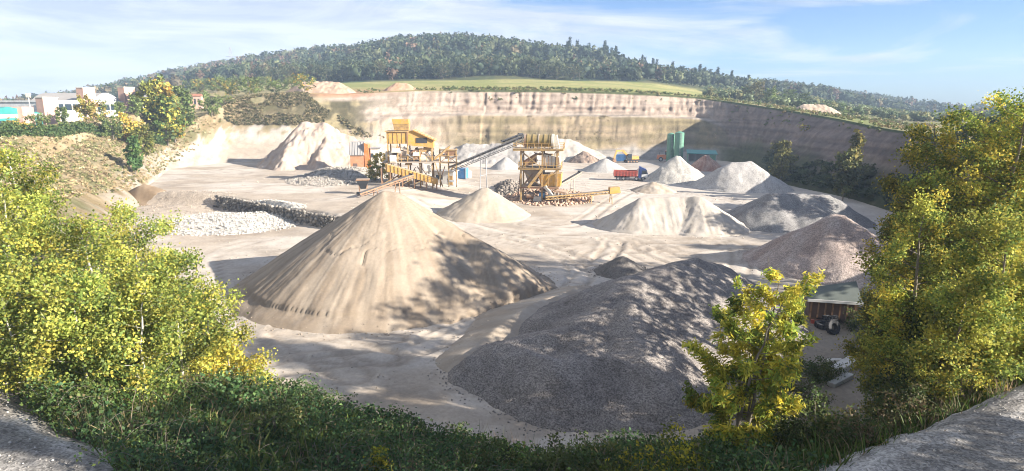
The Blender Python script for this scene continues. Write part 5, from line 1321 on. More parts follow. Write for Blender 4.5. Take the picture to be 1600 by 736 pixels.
def tree(name, label, loc, H, wid, nl, cols, wts=None, seed=0, leaf=(0.10, 0.075), cb=0.25, up=0.9, dens=4.0, lean=(0, 0), bark='bark', group=None, cat='tree', shape='oval', droop=False, tr=0.018, spread=0.16, stems=1, mat='leaf'):
    rng = np.random.default_rng(seed)
    t = thing(name, label, cat, loc, 0, group)
    tw = Wood(); bw = Wood(); twigs = []; tcol = []
    for s_ in range(stems):
        off = rng.normal(0, 0.12 * H * (stems > 1), 2); base = rng.normal(0, .05 * H * (stems > 1), 2)
        hh = H * (1 if s_ == 0 else rng.uniform(.65, .95))
        m = 14; f = np.linspace(0, 1, m)
        tp = np.stack([base[0] + (lean[0] + off[0]) * f + 0.02 * H * np.cumsum(rng.normal(0, .5, m)) * f, base[1] + (lean[1] + off[1]) * f + 0.02 * H * np.cumsum(rng.normal(0, .5, m)) * f, -0.3 + (hh + .3) * f], 1)
        tw.add(tp, tr * hh * (1 - f) ** 0.8 + 0.012, 7)
        nb = int(hh * dens / stems) + 6
        for i in range(nb):
            fb = cb + (0.98 - cb) * ((i + rng.uniform(0, 1)) / nb)
            e = (fb - cb) / (1 - cb)
            env = {'oval': math.sin(math.pi * min(1, 0.12 + 0.88 * e)) ** 0.7, 'cone': (1 - e) ** 0.8 + 0.06, 'round': math.sin(math.pi * min(1, 0.2 + 0.72 * e)) ** 0.6, 'vase': 0.35 + 0.75 * e * (1.25 - e), 'column': min(1, 4 * e + .3) * (1 - 0.75 * e ** 3)}[shape]
            bl = max(0.25, wid / 2 * env * rng.uniform(0.6, 1.15))
            az = i * 2.399 + rng.normal(0, .4); el = up * rng.uniform(0.5, 1.2) * (0.6 + 0.5 * e)
            p0 = np.array([np.interp(fb, f, tp[:, k]) for k in range(3)])
            k = 6; g = np.linspace(0, 1, k)
            dirh = np.array((math.cos(az), math.sin(az)))
            q = np.empty((k, 3)); q[:, :2] = p0[:2] + dirh * (bl * np.sin(g * 1.35) / math.sin(1.35))[:, None]
            q[:, 2] = p0[2] + bl * (math.tan(min(1.25, el)) * 0.75) * g ** 1.2
            q += rng.normal(0, 0.03 * bl, q.shape) * g[:, None]
            bw.add(q, np.maximum(0.006, tr * H * 0.33 * (1 - fb * 0.6) * (1 - g * .9) * min(1, bl / 1.5)), 4)
            bc = rng.normal(0, 1)
            nt_ = max(2, int(bl * 3.2))
            for j in range(nt_):
                gt = rng.uniform(0.2, 1.0); s0 = np.array([np.interp(gt, g, q[:, z_]) for z_ in range(3)])
                d = rng.normal(size=3); d[:2] += dirh * .6; d[2] = abs(d[2]) * .7 + (0.25 if not droop else -.2); d /= np.linalg.norm(d)
                tl = rng.uniform(.25, .6) * min(1.4, .5 + bl * .3)
                s1 = s0 + d * tl
                twigs.append(np.concatenate([s0, s1])); tcol.append(bc)
    tg = np.array(twigs); tcol = np.array(tcol)
    sel = tg[:, None] + rng.normal(0, .004, (len(tg), 2, 1)).repeat(6, 2) if False else None
    for a in tg[rng.permutation(len(tg))[:min(len(tg), 500)]]:
        bw.add(np.stack([a[:3], a[3:]]), np.array((.009, .004)), 3)
    k = rng.integers(len(tg), size=nl); f = rng.uniform(0, 1, nl)[:, None] ** .7
    c = tg[k, :3] * (1 - f) + tg[k, 3:] * f + rng.normal(0, spread * leaf[0] * 6 if not droop else spread * .5, (nl, 3))
    ax = None
    if droop:
        ax = tg[k, 3:] - tg[k, :3]; ax = ax / np.linalg.norm(ax, axis=1)[:, None]; ax = ax + rng.normal(0, .6, ax.shape); ax[:, 2] -= .55
    zt = np.percentile(c[:, 2], 99); kz = H / zt; ax0 = np.stack([lean[0] * c[:, 2] / H, lean[1] * c[:, 2] / H], 1)
    rr_ = np.percentile(np.hypot(*(c[:, :2] - ax0).T), 93); kx = wid / 2 / rr_
    K = np.array((kx, kx, kz)); c = c * K
    for L_ in (tw.V, bw.V):
        for i in range(len(L_)): L_[i] = L_[i] * K
    sz = rng.uniform(.5, 1.5, nl)
    V, F = leaf_quads(c, leaf[0] * sz, leaf[1] * sz, rng, ax)
    cc_ = np.array(cols); tk = rng.choice(len(cc_), len(tg), p=None if wts is None else np.array(wts) / sum(wts)); C = pal(rng, nl, cols, wts, .16)
    own = rng.uniform(size=nl) < .7; C[own] = (cc_[tk[k]] * (1 + .14 * rng.normal(size=(nl, 1))).clip(.5, 1.5))[own]; C *= (.95 + .2 * tcol[k])[:, None].clip(.45, 1.45)
    mesh_np('trunk', np.concatenate(tw.V), np.concatenate(tw.F), M[bark], None, t, smooth=True)
    mesh_np('branches', np.concatenate(bw.V), np.concatenate(bw.F), M[bark], None, t)
    mesh_np('crown', V, F, M[mat], np.repeat(C, 4, 0), t)
    return t
def tree_set(build, n_proto, spots, seed):
    '''a few trees built in full; the others are copies of them with their own size and turn'''
    r = np.random.default_rng(seed); protos = []
    for i, (x, y, H) in enumerate(spots):
        z = ground(x, y)
        if i < n_proto: protos.append((build(i, (x, y, z), H), H))
        else:
            p, h0 = protos[i % n_proto]; c = copy_tree(p); c.location = (x, y, z)
            c.rotation_euler = (0, 0, r.uniform(0, 6.28)); c.scale = (H / h0 * r.uniform(.85, 1.2),) * 2 + (H / h0,)
YG = [(0.43, 0.42, 0.08), (0.32, 0.37, 0.075), (0.52, 0.45, 0.08), (0.16, 0.22, 0.05)]
RG = [(0.46, 0.46, 0.085), (0.30, 0.36, 0.075), (0.60, 0.48, 0.08), (0.15, 0.2, 0.045)]
YEL = [(0.56, 0.43, 0.06), (0.48, 0.40, 0.07), (0.34, 0.32, 0.07)]
DKG = [(0.06, 0.095, 0.03), (0.09, 0.125, 0.035), (0.13, 0.14, 0.04)]
def at_px(px, D, up=0.0):
    x = (px - 800) / FPX * D
    for _ in range(4): x = (px - 800) / FPX * (D * CP - (ground(x, D) + up - CAMZ) * SP)
    return x, D
def put(px, D, dy=0.0):
    x, y = at_px(px, D, dy); return (x, y, ground(x, y) - .05)
def htop(px, py, D):
    x, y, z = P(px, py, D); return z - ground(x, y)

# left clump of young poplars
LP = [(48, 238, 25, 3.4, 'tallest pale stemmed poplar of the yellow green clump by the road bend'), (8, 300, 22, 3.2, 'slender poplar beside the road bend at the edge of the clump'), (150, 335, 24, 3.4, 'yellow green poplar right behind the tallest poplar of the clump'),
      (215, 330, 29, 3.6, 'pale yellow poplar at the back of the clump over the boulders'), (265, 395, 23, 3.2, 'leaning yellow green poplar in the middle of the clump'), (310, 450, 25, 2.8, 'low thin leaved poplar at the pit side of the clump'),
      (110, 420, 20, 3.0, 'short bushy poplar at the foot of the tallest poplar'), (200, 440, 20.5, 3.0, 'short dense poplar low in the clump above the brambles'), (345, 520, 24.5, 2.4, 'thin golden sapling hanging over the pit edge'), (20, 420, 19.8, 2.6, 'bushy sapling next to the road bend'), (385, 560, 25.5, 1.8, 'small golden sapling next to the brambles at the pit edge')]
for i, (px, py, D, w, lb) in enumerate(LP):
    loc = put(px, D, 5.0); H = htop(px, py, D)
    tree('poplar_tree', lb, loc, H, w * 1.15, int(1150 * H * w ** .5), YG if i not in (8, 10) else YEL + YG[:2], (2.6, 3, 1.3, 3.4) if i not in (8, 10) else None, 300 + i, (0.10, 0.076), 0.12, 0.9, 4.0, (rng.normal(0, .3), rng.normal(0, .3)), 'pale_bark', 'poplars in the clump by the road bend', shape='oval', tr=.012, spread=.36)
# right clump
RP = [(1415, 205, 31, 4.6, 'golden topped tall poplar at the pit side of the big clump', [(0.58, 0.43, 0.06), (0.42, 0.36, 0.06), (0.26, 0.27, 0.05), (0.14, 0.18, 0.04)]), (1470, 200, 29, 5.0, 'tall green and yellow poplar in the middle of the big clump', RG), (1540, 178, 28, 5.0, 'highest poplar of the big clump next to the gravel road', RG),
      (1610, 215, 28, 4.6, 'tall poplar at the far end of the big clump by the road', RG), (1385, 300, 30, 3.0, 'slim yellowing poplar beside the reddish stone cone', [(0.52, 0.40, 0.06), (0.32, 0.32, 0.06), (0.18, 0.2, 0.05)]), (1440, 330, 26, 3.6, 'dense green poplar under the golden topped poplar', RG[1:] + RG[:1]),
      (1505, 430, 23, 3.2, 'bright leaved young poplar low in front of the big clump', YG), (1570, 345, 23.5, 3.6, 'bright yellow green poplar beside the gravel road', YG), (1600, 440, 23.5, 3.0, 'young poplar leaning over the gravel road', YG), (1470, 460, 26, 3.0, 'dark green bushy sapling in the shade of the big clump', DKG + RG[:1])]
for i, (px, py, D, w, lb, cols) in enumerate(RP):
    loc = put(px, D, 5.0); H = htop(px, py, D)
    tree('poplar_tree', lb, loc, H, w * 1.1, int(1080 * H * w ** .5), cols, None, 340 + i, (0.112, 0.085), 0.08, 0.85, 3.6, (rng.normal(0, .4), rng.normal(0, .3)), 'bark', 'poplars in the big clump by the gravel road', shape='column' if i < 5 else 'oval', tr=.013, spread=.32)
tree_set(lambda i, loc, H: tree('poplar_tree', 'poplar on the pit rim far behind the big clump', loc, H, 5.0, 3000, RG, None, 380 + i, (0.34, 0.28), 0.12, 0.85, 2.4, (0, 0), 'bark', 'poplars on the rim behind the big clump', shape='oval'), 2, [(70, 63, 9), (80, 91, 6.5), (74, 72, 10), (77, 82, 8), (66, 56, 9), (82, 99, 5), (84, 108, 4)], 381)
# the ash like tree in front of the gravel ridge
loc = put(1155, 19.5, 2.7); H = htop(1160, 428, 19.5)
tree('ash_tree', 'bushy yellow green tree with long drooping leaves in front of the gravel ridge', loc, H, 3.8, 20000, [(0.52, 0.49, 0.07), (0.62, 0.52, 0.07), (0.30, 0.38, 0.06), (0.16, 0.23, 0.045)], (3, 3, 3, 1.5), 377, (0.21, 0.058), 0.12, 0.85, 8.5, (0, 0), 'bark', None, shape='round', droop=True, stems=4, spread=.22, tr=.012)
# trees standing off to the right of the view on the same bank: their shade falls over the gravel ridge
SH = [(31.5, 30.5, 11.5, 4.5), (36, 33, 13.0, 5), (41, 35, 15, 5), (46.5, 38.5, 19, 5.5), (52, 42, 20, 5), (62, 50, 20, 5), (58, 45, 21, 5), (49, 45, 17, 4.5)]
sp = [(x, y + 7 if on_road(x, y, .5) else y, H) for x, y, H, w in SH]
tree_set(lambda i, loc, H: tree('poplar_tree', 'tall poplar in the row along the gravel road past the big clump', loc, H, H * .34, 1900, RG, None, 390 + i, (0.34, 0.28), 0.2, 0.9, 2.2, (0, 0), 'bark', 'poplar row along the gravel road', shape='oval'), 3, sp, 391)
tree_set(lambda i, loc, H: tree('maple_tree', 'leafy maple standing behind the gravel road across from the brambles', loc, H, 5.0, 2500, DKG + RG[:1], None, 420 + i, (0.34, 0.28), 0.1, 0.7, 2.6, (0, 0), 'bark', 'maples behind the gravel road', shape='round'), 2, [(18, 7.0, 12.5), (23, 8.0, 13.2), (28, 8.5, 13), (34, 9, 13), (24, 3.5, 14), (31, 3.0, 14), (15, 1.5, 12)], 421)
tree('cypress_tree', 'narrow dark cypress standing behind the gravel road', (11.6, 6.6, ground(11.6, 6.6)), 13.0, 2.6, 9000, DKG, None, 440, (0.22, 0.12), 0.04, 1.2, 7, (0, 0), 'bark', None, shape='cone')

# ------------------------------------------------------------------ bank: brambles, grass, shrubs
def bank_points(n, x0, x1, y0, y1, fn, rng):
    out = []
    while len(out) < n:
        x = rng.uniform(x0, x1); y = rng.uniform(y0, y1)
        if not fn(x, y) or on_road(x, y, .15): continue
        out.append((x, y, ground(x, y, 60)))
    return np.array(out)
def edge_y(x): return np.interp(x, [-22, -13, -6, 2, 15, 26, 36, 46], [42, 34.5, 31, 29, 29, 33, 40, 53])
def on_bank(x, y): return y < edge_y(x) - .4 and y > 11
def bramble():
    rng = np.random.default_rng(500)
    pts = bank_points(6200, -22, 12, 11, 40, lambda x, y: on_bank(x, y) and y > np.interp(x, [-22, -16, -10, 12], [24, 19, 14, 12]) and y < edge_y(x) - np.interp(x, [-14, -6, 4, 12], [1.2, 3.4, 5.4, 5.4]) and vnoise(x * .35, y * .35, 71) > .12 - .1 * (x < 4), rng)
    Vs, Fs, Cs = [], [], []; nn = 0; st = Wood()
    for p in pts:
        h = (0.2 + 1.9 * max(0, float(fbm(p[0] * .45, p[1] * .45, 72)) - .34) * 1.5) * (1 if p[0] < -4 else .7)
        k = int(rng.integers(12, 20)); c = p + np.stack([rng.normal(0, .26, k), rng.normal(0, .26, k), h * rng.uniform(.25, 1.1, k)], 1)
        s_ = rng.uniform(.07, .15, k) * (1.5 if vnoise(p[0] * .4, p[1] * .4, 75) > .7 else 1)
        V, F = leaf_quads(c, s_, s_ * .7, rng, None, .9)
        cc = pal(rng, k, [(0.04, 0.085, 0.03), (0.06, 0.11, 0.038), (0.09, 0.14, 0.045), (0.04, 0.06, 0.025), (0.15, 0.12, 0.06)], (3, 3, 2, 2, .6)) * 1.25 * (.6 + 1.0 * float(vnoise(p[0] * .6, p[1] * .6, 73))) * (np.array((1.5, 1.3, .9)) if vnoise(p[0] * .3, p[1] * .3, 74) > .68 else 1.0)
        Vs.append(V); Fs.append(F + nn); nn += len(V); Cs.append(np.repeat(cc, 4, 0))
        if rng.uniform() < .16:
            a = rng.uniform(0, 6.28); l = rng.uniform(.6, 1.3); g = np.linspace(0, 1, 6)
            q = np.stack([p[0] + math.cos(a) * l * g, p[1] + math.sin(a) * l * g, p[2] + h * .7 + 1.1 * g * (1.1 - g) * l], 1); st.add(q, .012 * (1 - .7 * g), 3)
            c = np.repeat(q[1:], 4, 0) + rng.normal(0, .05, (20, 3)); V, F = leaf_quads(c, .12, .08, rng, None, .6)
            Vs.append(V); Fs.append(F + nn); nn += len(V); Cs.append(np.repeat(pal(rng, 20, [(0.06, 0.11, 0.03), (0.10, 0.13, 0.035)]), 4, 0))
    o = mesh_np('bramble_thicket', np.concatenate(Vs), np.concatenate(Fs), M['leaf'], np.concatenate(Cs))
    tag(o, 'dark green bramble thicket covering the bank above the pit', 'brambles', kind='stuff')
    V = np.concatenate(st.V); o2 = mesh_np('bramble_stems', V, np.concatenate(st.F), M['bark'], None, o); o2['kind'] = 'stuff'
bramble()
def grass(name, label, pts, hmin, hmax, cols, wts, seed, blades=6, w=.018, spread=.14, lean=.45):
    rng = np.random.default_rng(seed); n = len(pts) * blades
    b = np.repeat(pts, blades, 0) + np.concatenate([rng.normal(0, spread, (n, 2)), np.full((n, 1), -.05)], 1)
    h = rng.uniform(hmin, hmax, n)[:, None] * np.repeat(rng.uniform(.6, 1.3, len(pts)), blades)[:, None]
    d = rng.normal(0, lean, (n, 3)); d[:, 2] = 1; tip = b + d * h
    mid = (b + tip) / 2 + np.stack([0 * h[:, 0], 0 * h[:, 0], .12 * h[:, 0]], 1)
    sd = np.cross(d, rng.normal(size=(n, 3))); sd /= np.linalg.norm(sd, axis=1)[:, None]; sd *= w * (0.5 + h)
    V = np.stack([b - sd, b + sd, mid + sd * .8, tip, mid - sd * .8], 1).reshape(-1, 3)
    i = np.arange(n) * 5
    F = [np.stack([i, i + 1, i + 2, i + 4], 1), np.stack([i + 4, i + 2, i + 3], 1)]
    C = np.repeat(pal(rng, n, cols, wts), 5, 0)
    return tag(mesh_np(name, V, F, M['leaf'], C), label, 'grass', kind='stuff')
rg = np.random.default_rng(510)
gp = bank_points(7200, 3, 40, 12, 34, lambda x, y: on_bank(x, y) and y < edge_y(x) - 4.0, rg)
grass('bank_grass', 'rough green and straw coloured grass on the bank beside the gravel road', gp, .25, .75, [(0.07, 0.12, 0.025), (0.11, 0.15, 0.03), (0.05, 0.08, 0.02), (0.26, 0.2, 0.11)], (4, 3, 2, 1.6), 511, 7)
gp = bank_points(4200, -30, -6, 11, 34, lambda x, y: on_bank(x, y), rg)
grass('roadside_grass', 'tufted green grass among the poplars at the road bend', gp, .25, .8, [(0.10, 0.15, 0.03), (0.15, 0.18, 0.04), (0.07, 0.10, 0.025), (0.3, 0.24, 0.12)], (4, 3, 2, 1), 512, 7)
gp = bank_points(700, 10, 34, 14, 30, lambda x, y: on_bank(x, y) and y < edge_y(x) - 4 and vnoise(x * .5, y * .5, 77) > .5, rg)
grass('dry_stalks', 'tall straw coloured weed stalks on the bank under the poplars', gp, .45, .95, [(0.30, 0.23, 0.14), (0.22, 0.16, 0.10), (0.17, 0.12, 0.09)], None, 513, 5, .006, .12, .22)
gp = bank_points(420, -16, 8, 12, 26, lambda x, y: on_bank(x, y) and vnoise(x * .7, y * .7, 79) > .5, rg)
grass('dead_stems', 'thin dead weed stems standing out of the brambles', gp, .7, 1.5, [(0.26, 0.2, 0.13), (0.18, 0.13, 0.09), (0.12, 0.14, 0.06)], None, 514, 3, .005, .1, .3)
def shrub(name, label, loc, H, w, nl, cols, seed, leaf=(.1, .07), group=None, mat='leaf', wts=None):
    return tree(name, label, loc, H, w, nl, cols, wts, seed, leaf, .02, .8, max(3.5, 9 / H), (0, 0), 'bark', group, 'shrub', 'round', stems=3, tr=.01, mat=mat, spread=.25)
YS = [(0.42, 0.36, 0.03), (0.30, 0.30, 0.03), (0.12, 0.15, 0.03)]
for i, (px, D, H, w, lb, cols) in enumerate([(1058, 16.0, 1.5, 2.0, 'bright yellow green shrub on the bank below the gravel ridge', YS), (995, 15.4, 1.3, 1.8, 'yellow flecked shrub left of the bright yellow green shrub', YS + DKG), (590, 16.3, 1.1, .9, 'small yellow leaved sapling poking out of the brambles', YS),
        (940, 17.2, 1.5, 2.4, 'dark green shrub on the bank under the gravel ridge', DKG), (870, 18.0, 1.6, 2.0, 'pale green shrub on the bank edge under the gravel ridge', [(0.09, 0.13, 0.04), (0.13, 0.16, 0.05)]), (1280, 19.5, 2.0, 2.6, 'dark shrub on the bank below the white slabs', DKG), (1235, 21.5, 1.8, 2.6, 'dark shrub at the foot of the bank behind the planks', DKG),
        (1410, 23.0, 2.2, 3.0, 'dark green shrub under the big poplar clump', DKG), (1330, 17.2, 1.3, 1.9, 'brown green bush at the edge of the gravel road', [(0.12, 0.12, 0.05), (0.2, 0.15, 0.08), (0.07, 0.10, 0.03)]), (1420, 19.0, 1.6, 2.2, 'weedy bush by the gravel road under the poplars', [(0.12, 0.12, 0.05), (0.2, 0.15, 0.08), (0.07, 0.10, 0.03)]),
        (1500, 21.3, 1.9, 2.6, 'green bush between the gravel road and the bright poplar', RG), (430, 19.5, 1.2, 2.2, 'dark green bush at the upper edge of the brambles', DKG), (760, 18.3, 1.3, 2.2, 'dark bush at the bramble edge beneath the tall sand cone', DKG), (120, 18.6, 1.4, 2.4, 'green bush at the foot of the poplars by the road bend', [(0.14, 0.18, 0.04), (0.09, 0.13, 0.03)]), (1130, 17.6, 1.1, 2.6, 'grassy green bush at the foot of the ash like tree', [(0.06, 0.12, 0.02), (0.09, 0.14, 0.03)]), (1200, 16.0, .9, 1.8, 'low green bush on the grassy bank', [(0.06, 0.12, 0.02), (0.09, 0.14, 0.03)]), (1262, 38.0, 1.7, 2.6, 'dark bush at the bank foot left of the short pale slab', DKG), (1225, 35.0, 1.9, 2.8, 'dark bush behind the ash like tree at the edge of the gravel ridge', DKG), (1345, 47.0, 1.9, 2.6, 'dark bush right of the leaning tyre', DKG), (1290, 38.5, 1.3, 2.6, 'dark bush just below the grey slabs', DKG), (1355, 41.0, 2.0, 2.8, 'dark bush beside the tyre at the slab end', DKG), (1350, 52.0, 2.3, 2.6, 'dark bush next to the tarpaulin tent', DKG), (1180, 33.0, 1.5, 2.2, 'green bush at the foot of the gravel ridge', DKG), (1255, 34.0, 1.6, 2.6, 'brown green bush on the slope below the slabs', [(0.12, 0.12, 0.05), (0.16, 0.13, 0.07), (0.07, 0.10, 0.03)])]):
    shrub('leafy_shrub', lb, put(px, D), H, w, int(1500 * H), cols, 520 + i)

# ------------------------------------------------------------------ far vegetation
def clump_template(seed, n_leaf=36, conifer=False):
    """a small far tree: uneven core and leaf clumps that break its outline; unit height"""
    import bmesh
    r = np.random.default_rng(seed)
    bm = bmesh.new(); bmesh.ops.create_icosphere(bm, subdivisions=1, radius=.5)
    V = np.array([v.co[:] for v in bm.verts]); F = np.array([[v.index for v in f.verts] for f in bm.faces]); bm.free()
    V *= (r.uniform(.65, 1.0, (len(V), 1))); 
    if conifer:
        d = r.normal(size=(n_leaf, 3)); d /= np.linalg.norm(d, axis=1)[:, None]
        zz = r.uniform(.05, 1.0, n_leaf); rr = .26 * (1.03 - zz)
        a = r.uniform(0, 6.28, n_leaf); c = np.stack([rr * np.cos(a), rr * np.sin(a), zz], 1)
        V = V * np.array((.32, .32, .8)) + np.array((0, 0, .42)); V[:, :2] *= (1.1 - V[:, 2:3])
        L, W = .24, .10
        ax = np.stack([np.cos(a), np.sin(a), -.2 + 0 * a], 1)
        Q, QF = leaf_quads(c, L, W, r, ax)
    else:
        V = V * np.array((.85, .85, .78)) + np.array((0, 0, .52))
        d = r.normal(size=(n_leaf, 3)); d /= np.linalg.norm(d, axis=1)[:, None]
        c = d * np.array((.42, .42, .42)) * r.uniform(.75, 1.1, (n_leaf, 1)) + np.array((0, 0, .54))
        Q, QF = leaf_quads(c, r.uniform(.14, .34, n_leaf), r.uniform(.1, .24, n_leaf), r)
    tri = np.concatenate([QF[:, [0, 1, 2]], QF[:, [0, 2, 3]]]) + len(V)
    allV = np.concatenate([V, Q]); sh = np.concatenate([np.full(len(V), .8), np.repeat(r.uniform(.75, 1.35, n_leaf), 4)])
    return allV, np.concatenate([F, tri]), sh
BT = [clump_template(600 + k) for k in range(7)]; CT = [clump_template(620 + k, 40, True) for k in range(4)]
FOR = [(0.036, 0.056, 0.030), (0.055, 0.076, 0.034), (0.08, 0.096, 0.042), (0.145, 0.115, 0.06), (0.165, 0.105, 0.065), (0.12, 0.13, 0.055)]
def tuft_template(seed, n=15):
    r = np.random.default_rng(seed); d = r.normal(size=(n, 3)); d[:, 2] = np.abs(d[:, 2]); d /= np.linalg.norm(d, axis=1)[:, None]
    c = d * np.array((.45, .45, .62)) * r.uniform(.35, 1.0, (n, 1)) + np.array((0, 0, .15))
    V, F = leaf_quads(c, r.uniform(.3, .6, n), r.uniform(.18, .36, n), r)
    return V, np.concatenate([F[:, [0, 1, 2]], F[:, [0, 2, 3]]]), np.repeat(r.uniform(.75, 1.3, n), 4)
TT = [tuft_template(660 + k) for k in range(9)]
def scatter(name, label, pts, hs, cols, seed, conif=0.0, cat='trees', wide=1.0):
    r = np.random.default_rng(seed); Vs, Fs, Cs = [], [], []; n = 0
    for p, h, c in zip(pts, hs, cols):
        V, F, s_ = (TT[r.integers(len(TT))] if h < 2.2 else CT[r.integers(len(CT))] if r.uniform() < conif else BT[r.integers(len(BT))])
        a = r.uniform(0, 6.28); ca, sa = math.cos(a), math.sin(a); w = h * r.uniform(.55, 1.35) * wide
        X = np.stack([(V[:, 0] * ca - V[:, 1] * sa) * w, (V[:, 0] * sa + V[:, 1] * ca) * w, V[:, 2] * h - .08 * h], 1) + np.array(p)
        Vs.append(X); Fs.append(F + n); Cs.append(np.asarray(c)[None] * s_[:, None]); n += len(V)
    return tag(mesh_np(name, np.concatenate(Vs), np.concatenate(Fs), M['far_leaf'], np.concatenate(Cs)), label, cat, kind='stuff')
def proj(x, y, z):
    dy = y * CP - (z - CAMZ) * SP; dz = y * SP + (z - CAMZ) * CP
    return 800 + FPX * x / dy, 368 - FPX * dz / dy
def in_view(x, y, m=80):
    return y > 1 and abs(x / y) < (800 + m) / FPX * 1.03
def forest():
    r = np.random.default_rng(640); pts, hs, cols = [], [], []
    nu = len(TU)
    tries = 0
    k0 = 12 + 12
    while len(pts) < 7000 and tries < 200000:
        tries += 1
        i = r.integers(nu); st_ = TU[i]
        if not (5.6 < st_ < 22.0): continue
        f = r.uniform(0.02, 1.12)
        # rows 24..50 are the hill from foot to crest
        a = 24 + f * 26; j = int(a); g = a - j
        if j >= TV.shape[1] - 2: continue
        i2 = (i + 1) % nu; w = r.uniform()
        p = (TV[i, j] * (1 - g) + TV[i, j + 1] * g) * (1 - w) + (TV[i2, j] * (1 - g) + TV[i2, j + 1] * g) * w
        if not in_view(p[0], p[1]): continue
        # thin by distance so that the wood is even
        if r.uniform() > min(1, p[1] / 620): continue
        px, py = proj(*p)
        h = r.uniform(4.5, 12) * (1 + .15 * (p[1] > 600))
        pts.append(p); hs.append(h)
        aut = fbm(p[0] / 70, p[1] / 70, 66); leftish = np.clip((560 - px) / 250, 0, 1)
        wt = np.array([3.2, 3.0, 2.0, .5 + 2.6 * leftish, .3 + 2.6 * leftish * aut, 1.2]) * np.array([1, 1, 1, .4 + 1.2 * aut, .4 + 1.2 * aut, 1])
        c = np.array(FOR[r.choice(6, p=wt / wt.sum())]) * r.uniform(.75, 1.3)
        cols.append(c)
    o = scatter('hill_forest', 'mixed autumn forest covering the hill beyond the quarry', np.array(pts), hs, cols, 641, .22, 'forest', .95)
    return o
forest()
def bushes(name, label, n, box, test, hmin, hmax, cols, seed, conif=0, wide=1.2):
    r = np.random.default_rng(seed); pts, hs, cc = [], [], []
    tr_ = 0
    while len(pts) < n and tr_ < n * 60:
        tr_ += 1
        px = r.uniform(box[0], box[1]); D = r.uniform(box[2], box[3]); x, y = at_px(px, D); z = ground(x, y)
        qx, qy = proj(x, y, z)
        if not test(qx, qy, x, y, z): continue
        pts.append((x, y, z)); hs.append(r.uniform(hmin, hmax)); cc.append(np.array(cols[r.integers(len(cols))]) * r.uniform(.7, 1.3))
    if pts: return scatter(name, label, np.array(pts), hs, cc, seed + 1, conif, 'bushes', wide)
DRYB = [(0.34, 0.26, 0.14), (0.40, 0.31, 0.17), (0.26, 0.24, 0.11), (0.44, 0.35, 0.2), (0.2, 0.21, 0.08)]
bushes('dry_scrub', 'brown dry scrub covering the slope below the factory hall', 7000, (-80, 420, 62, 205), lambda qx, qy, x, y, z: 185 < qy < 330 and qy < np.interp(qx, [-80, 200, 300, 360], [330, 300, 240, 175]) and z > 0.9 and vnoise(x * .12, y * .12, 81) > .12, .3, .95, DRYB, 700)
bushes('dark_scrub', 'dark green and straw scrub on the slope above the sand hollow', 3400, (350, 600, 185, 224), lambda qx, qy, x, y, z: 145 < qy < 216 and qy < np.interp(qx, [350, 500, 600], [196, 196, 225]) and qy > np.interp(qx, [350, 480, 500, 580], [140, 145, 165, 212]) and vnoise(x * .2, y * .2, 82) > .3, .4, 1.1, [(0.11, 0.10, 0.045), (0.2, 0.165, 0.08), (0.085, 0.085, 0.035), (0.3, 0.24, 0.13)], 710)
bushes('rim_scrub', 'green scrub growing along the top of the back cliff', 620, (560, 1150, 222, 250), lambda qx, qy, x, y, z: z > 20 and (qx > 690 or vnoise(x * .3, y * .3, 83) > .6), .5, 1.5, [(0.10, 0.13, 0.04), (0.14, 0.16, 0.05), (0.2, 0.17, 0.07)], 720)
bushes('cliff_scrub', 'low scrub clinging to the lower half of the back cliff', 160, (640, 1120, 208, 222), lambda qx, qy, x, y, z: 6 < z < 15 and vnoise(x * .15, y * .15, 84) > .5, .3, .7, [(0.28, 0.235, 0.12), (0.33, 0.27, 0.15)], 730)
bushes('wall_scrub', 'dark undergrowth at the foot of the shaded wall', 420, (1195, 1480, 95, 180), lambda qx, qy, x, y, z: 0.5 < z < 5.5 and qy > 215 and vnoise(x * .15, y * .15, 85) > .2 + .05 * z, .7, 2.4, [(0.045, 0.065, 0.025), (0.06, 0.08, 0.03), (0.09, 0.10, 0.04)], 740)
bushes('rim_hedge', 'green and brown hedge growth along the rim of the shaded wall', 620, (1140, 1460, 130, 245), lambda qx, qy, x, y, z: z > 12.5 and vnoise(x * .1, y * .1, 86) > .3, .5, 1.5, [(0.13, 0.16, 0.05), (0.18, 0.18, 0.07), (0.26, 0.2, 0.1)], 750)
bushes('distant_copse', 'patchwork of far shrubs and olive rows on the slopes past the shaded wall', 900, (1100, 1560, 250, 460), lambda qx, qy, x, y, z: qy > 120 and vnoise(x * .03, y * .03, 87) > .42, 2.0, 5.0, [(0.11, 0.15, 0.06), (0.15, 0.18, 0.09), (0.2, 0.19, 0.08), (0.08, 0.11, 0.05)], 760)
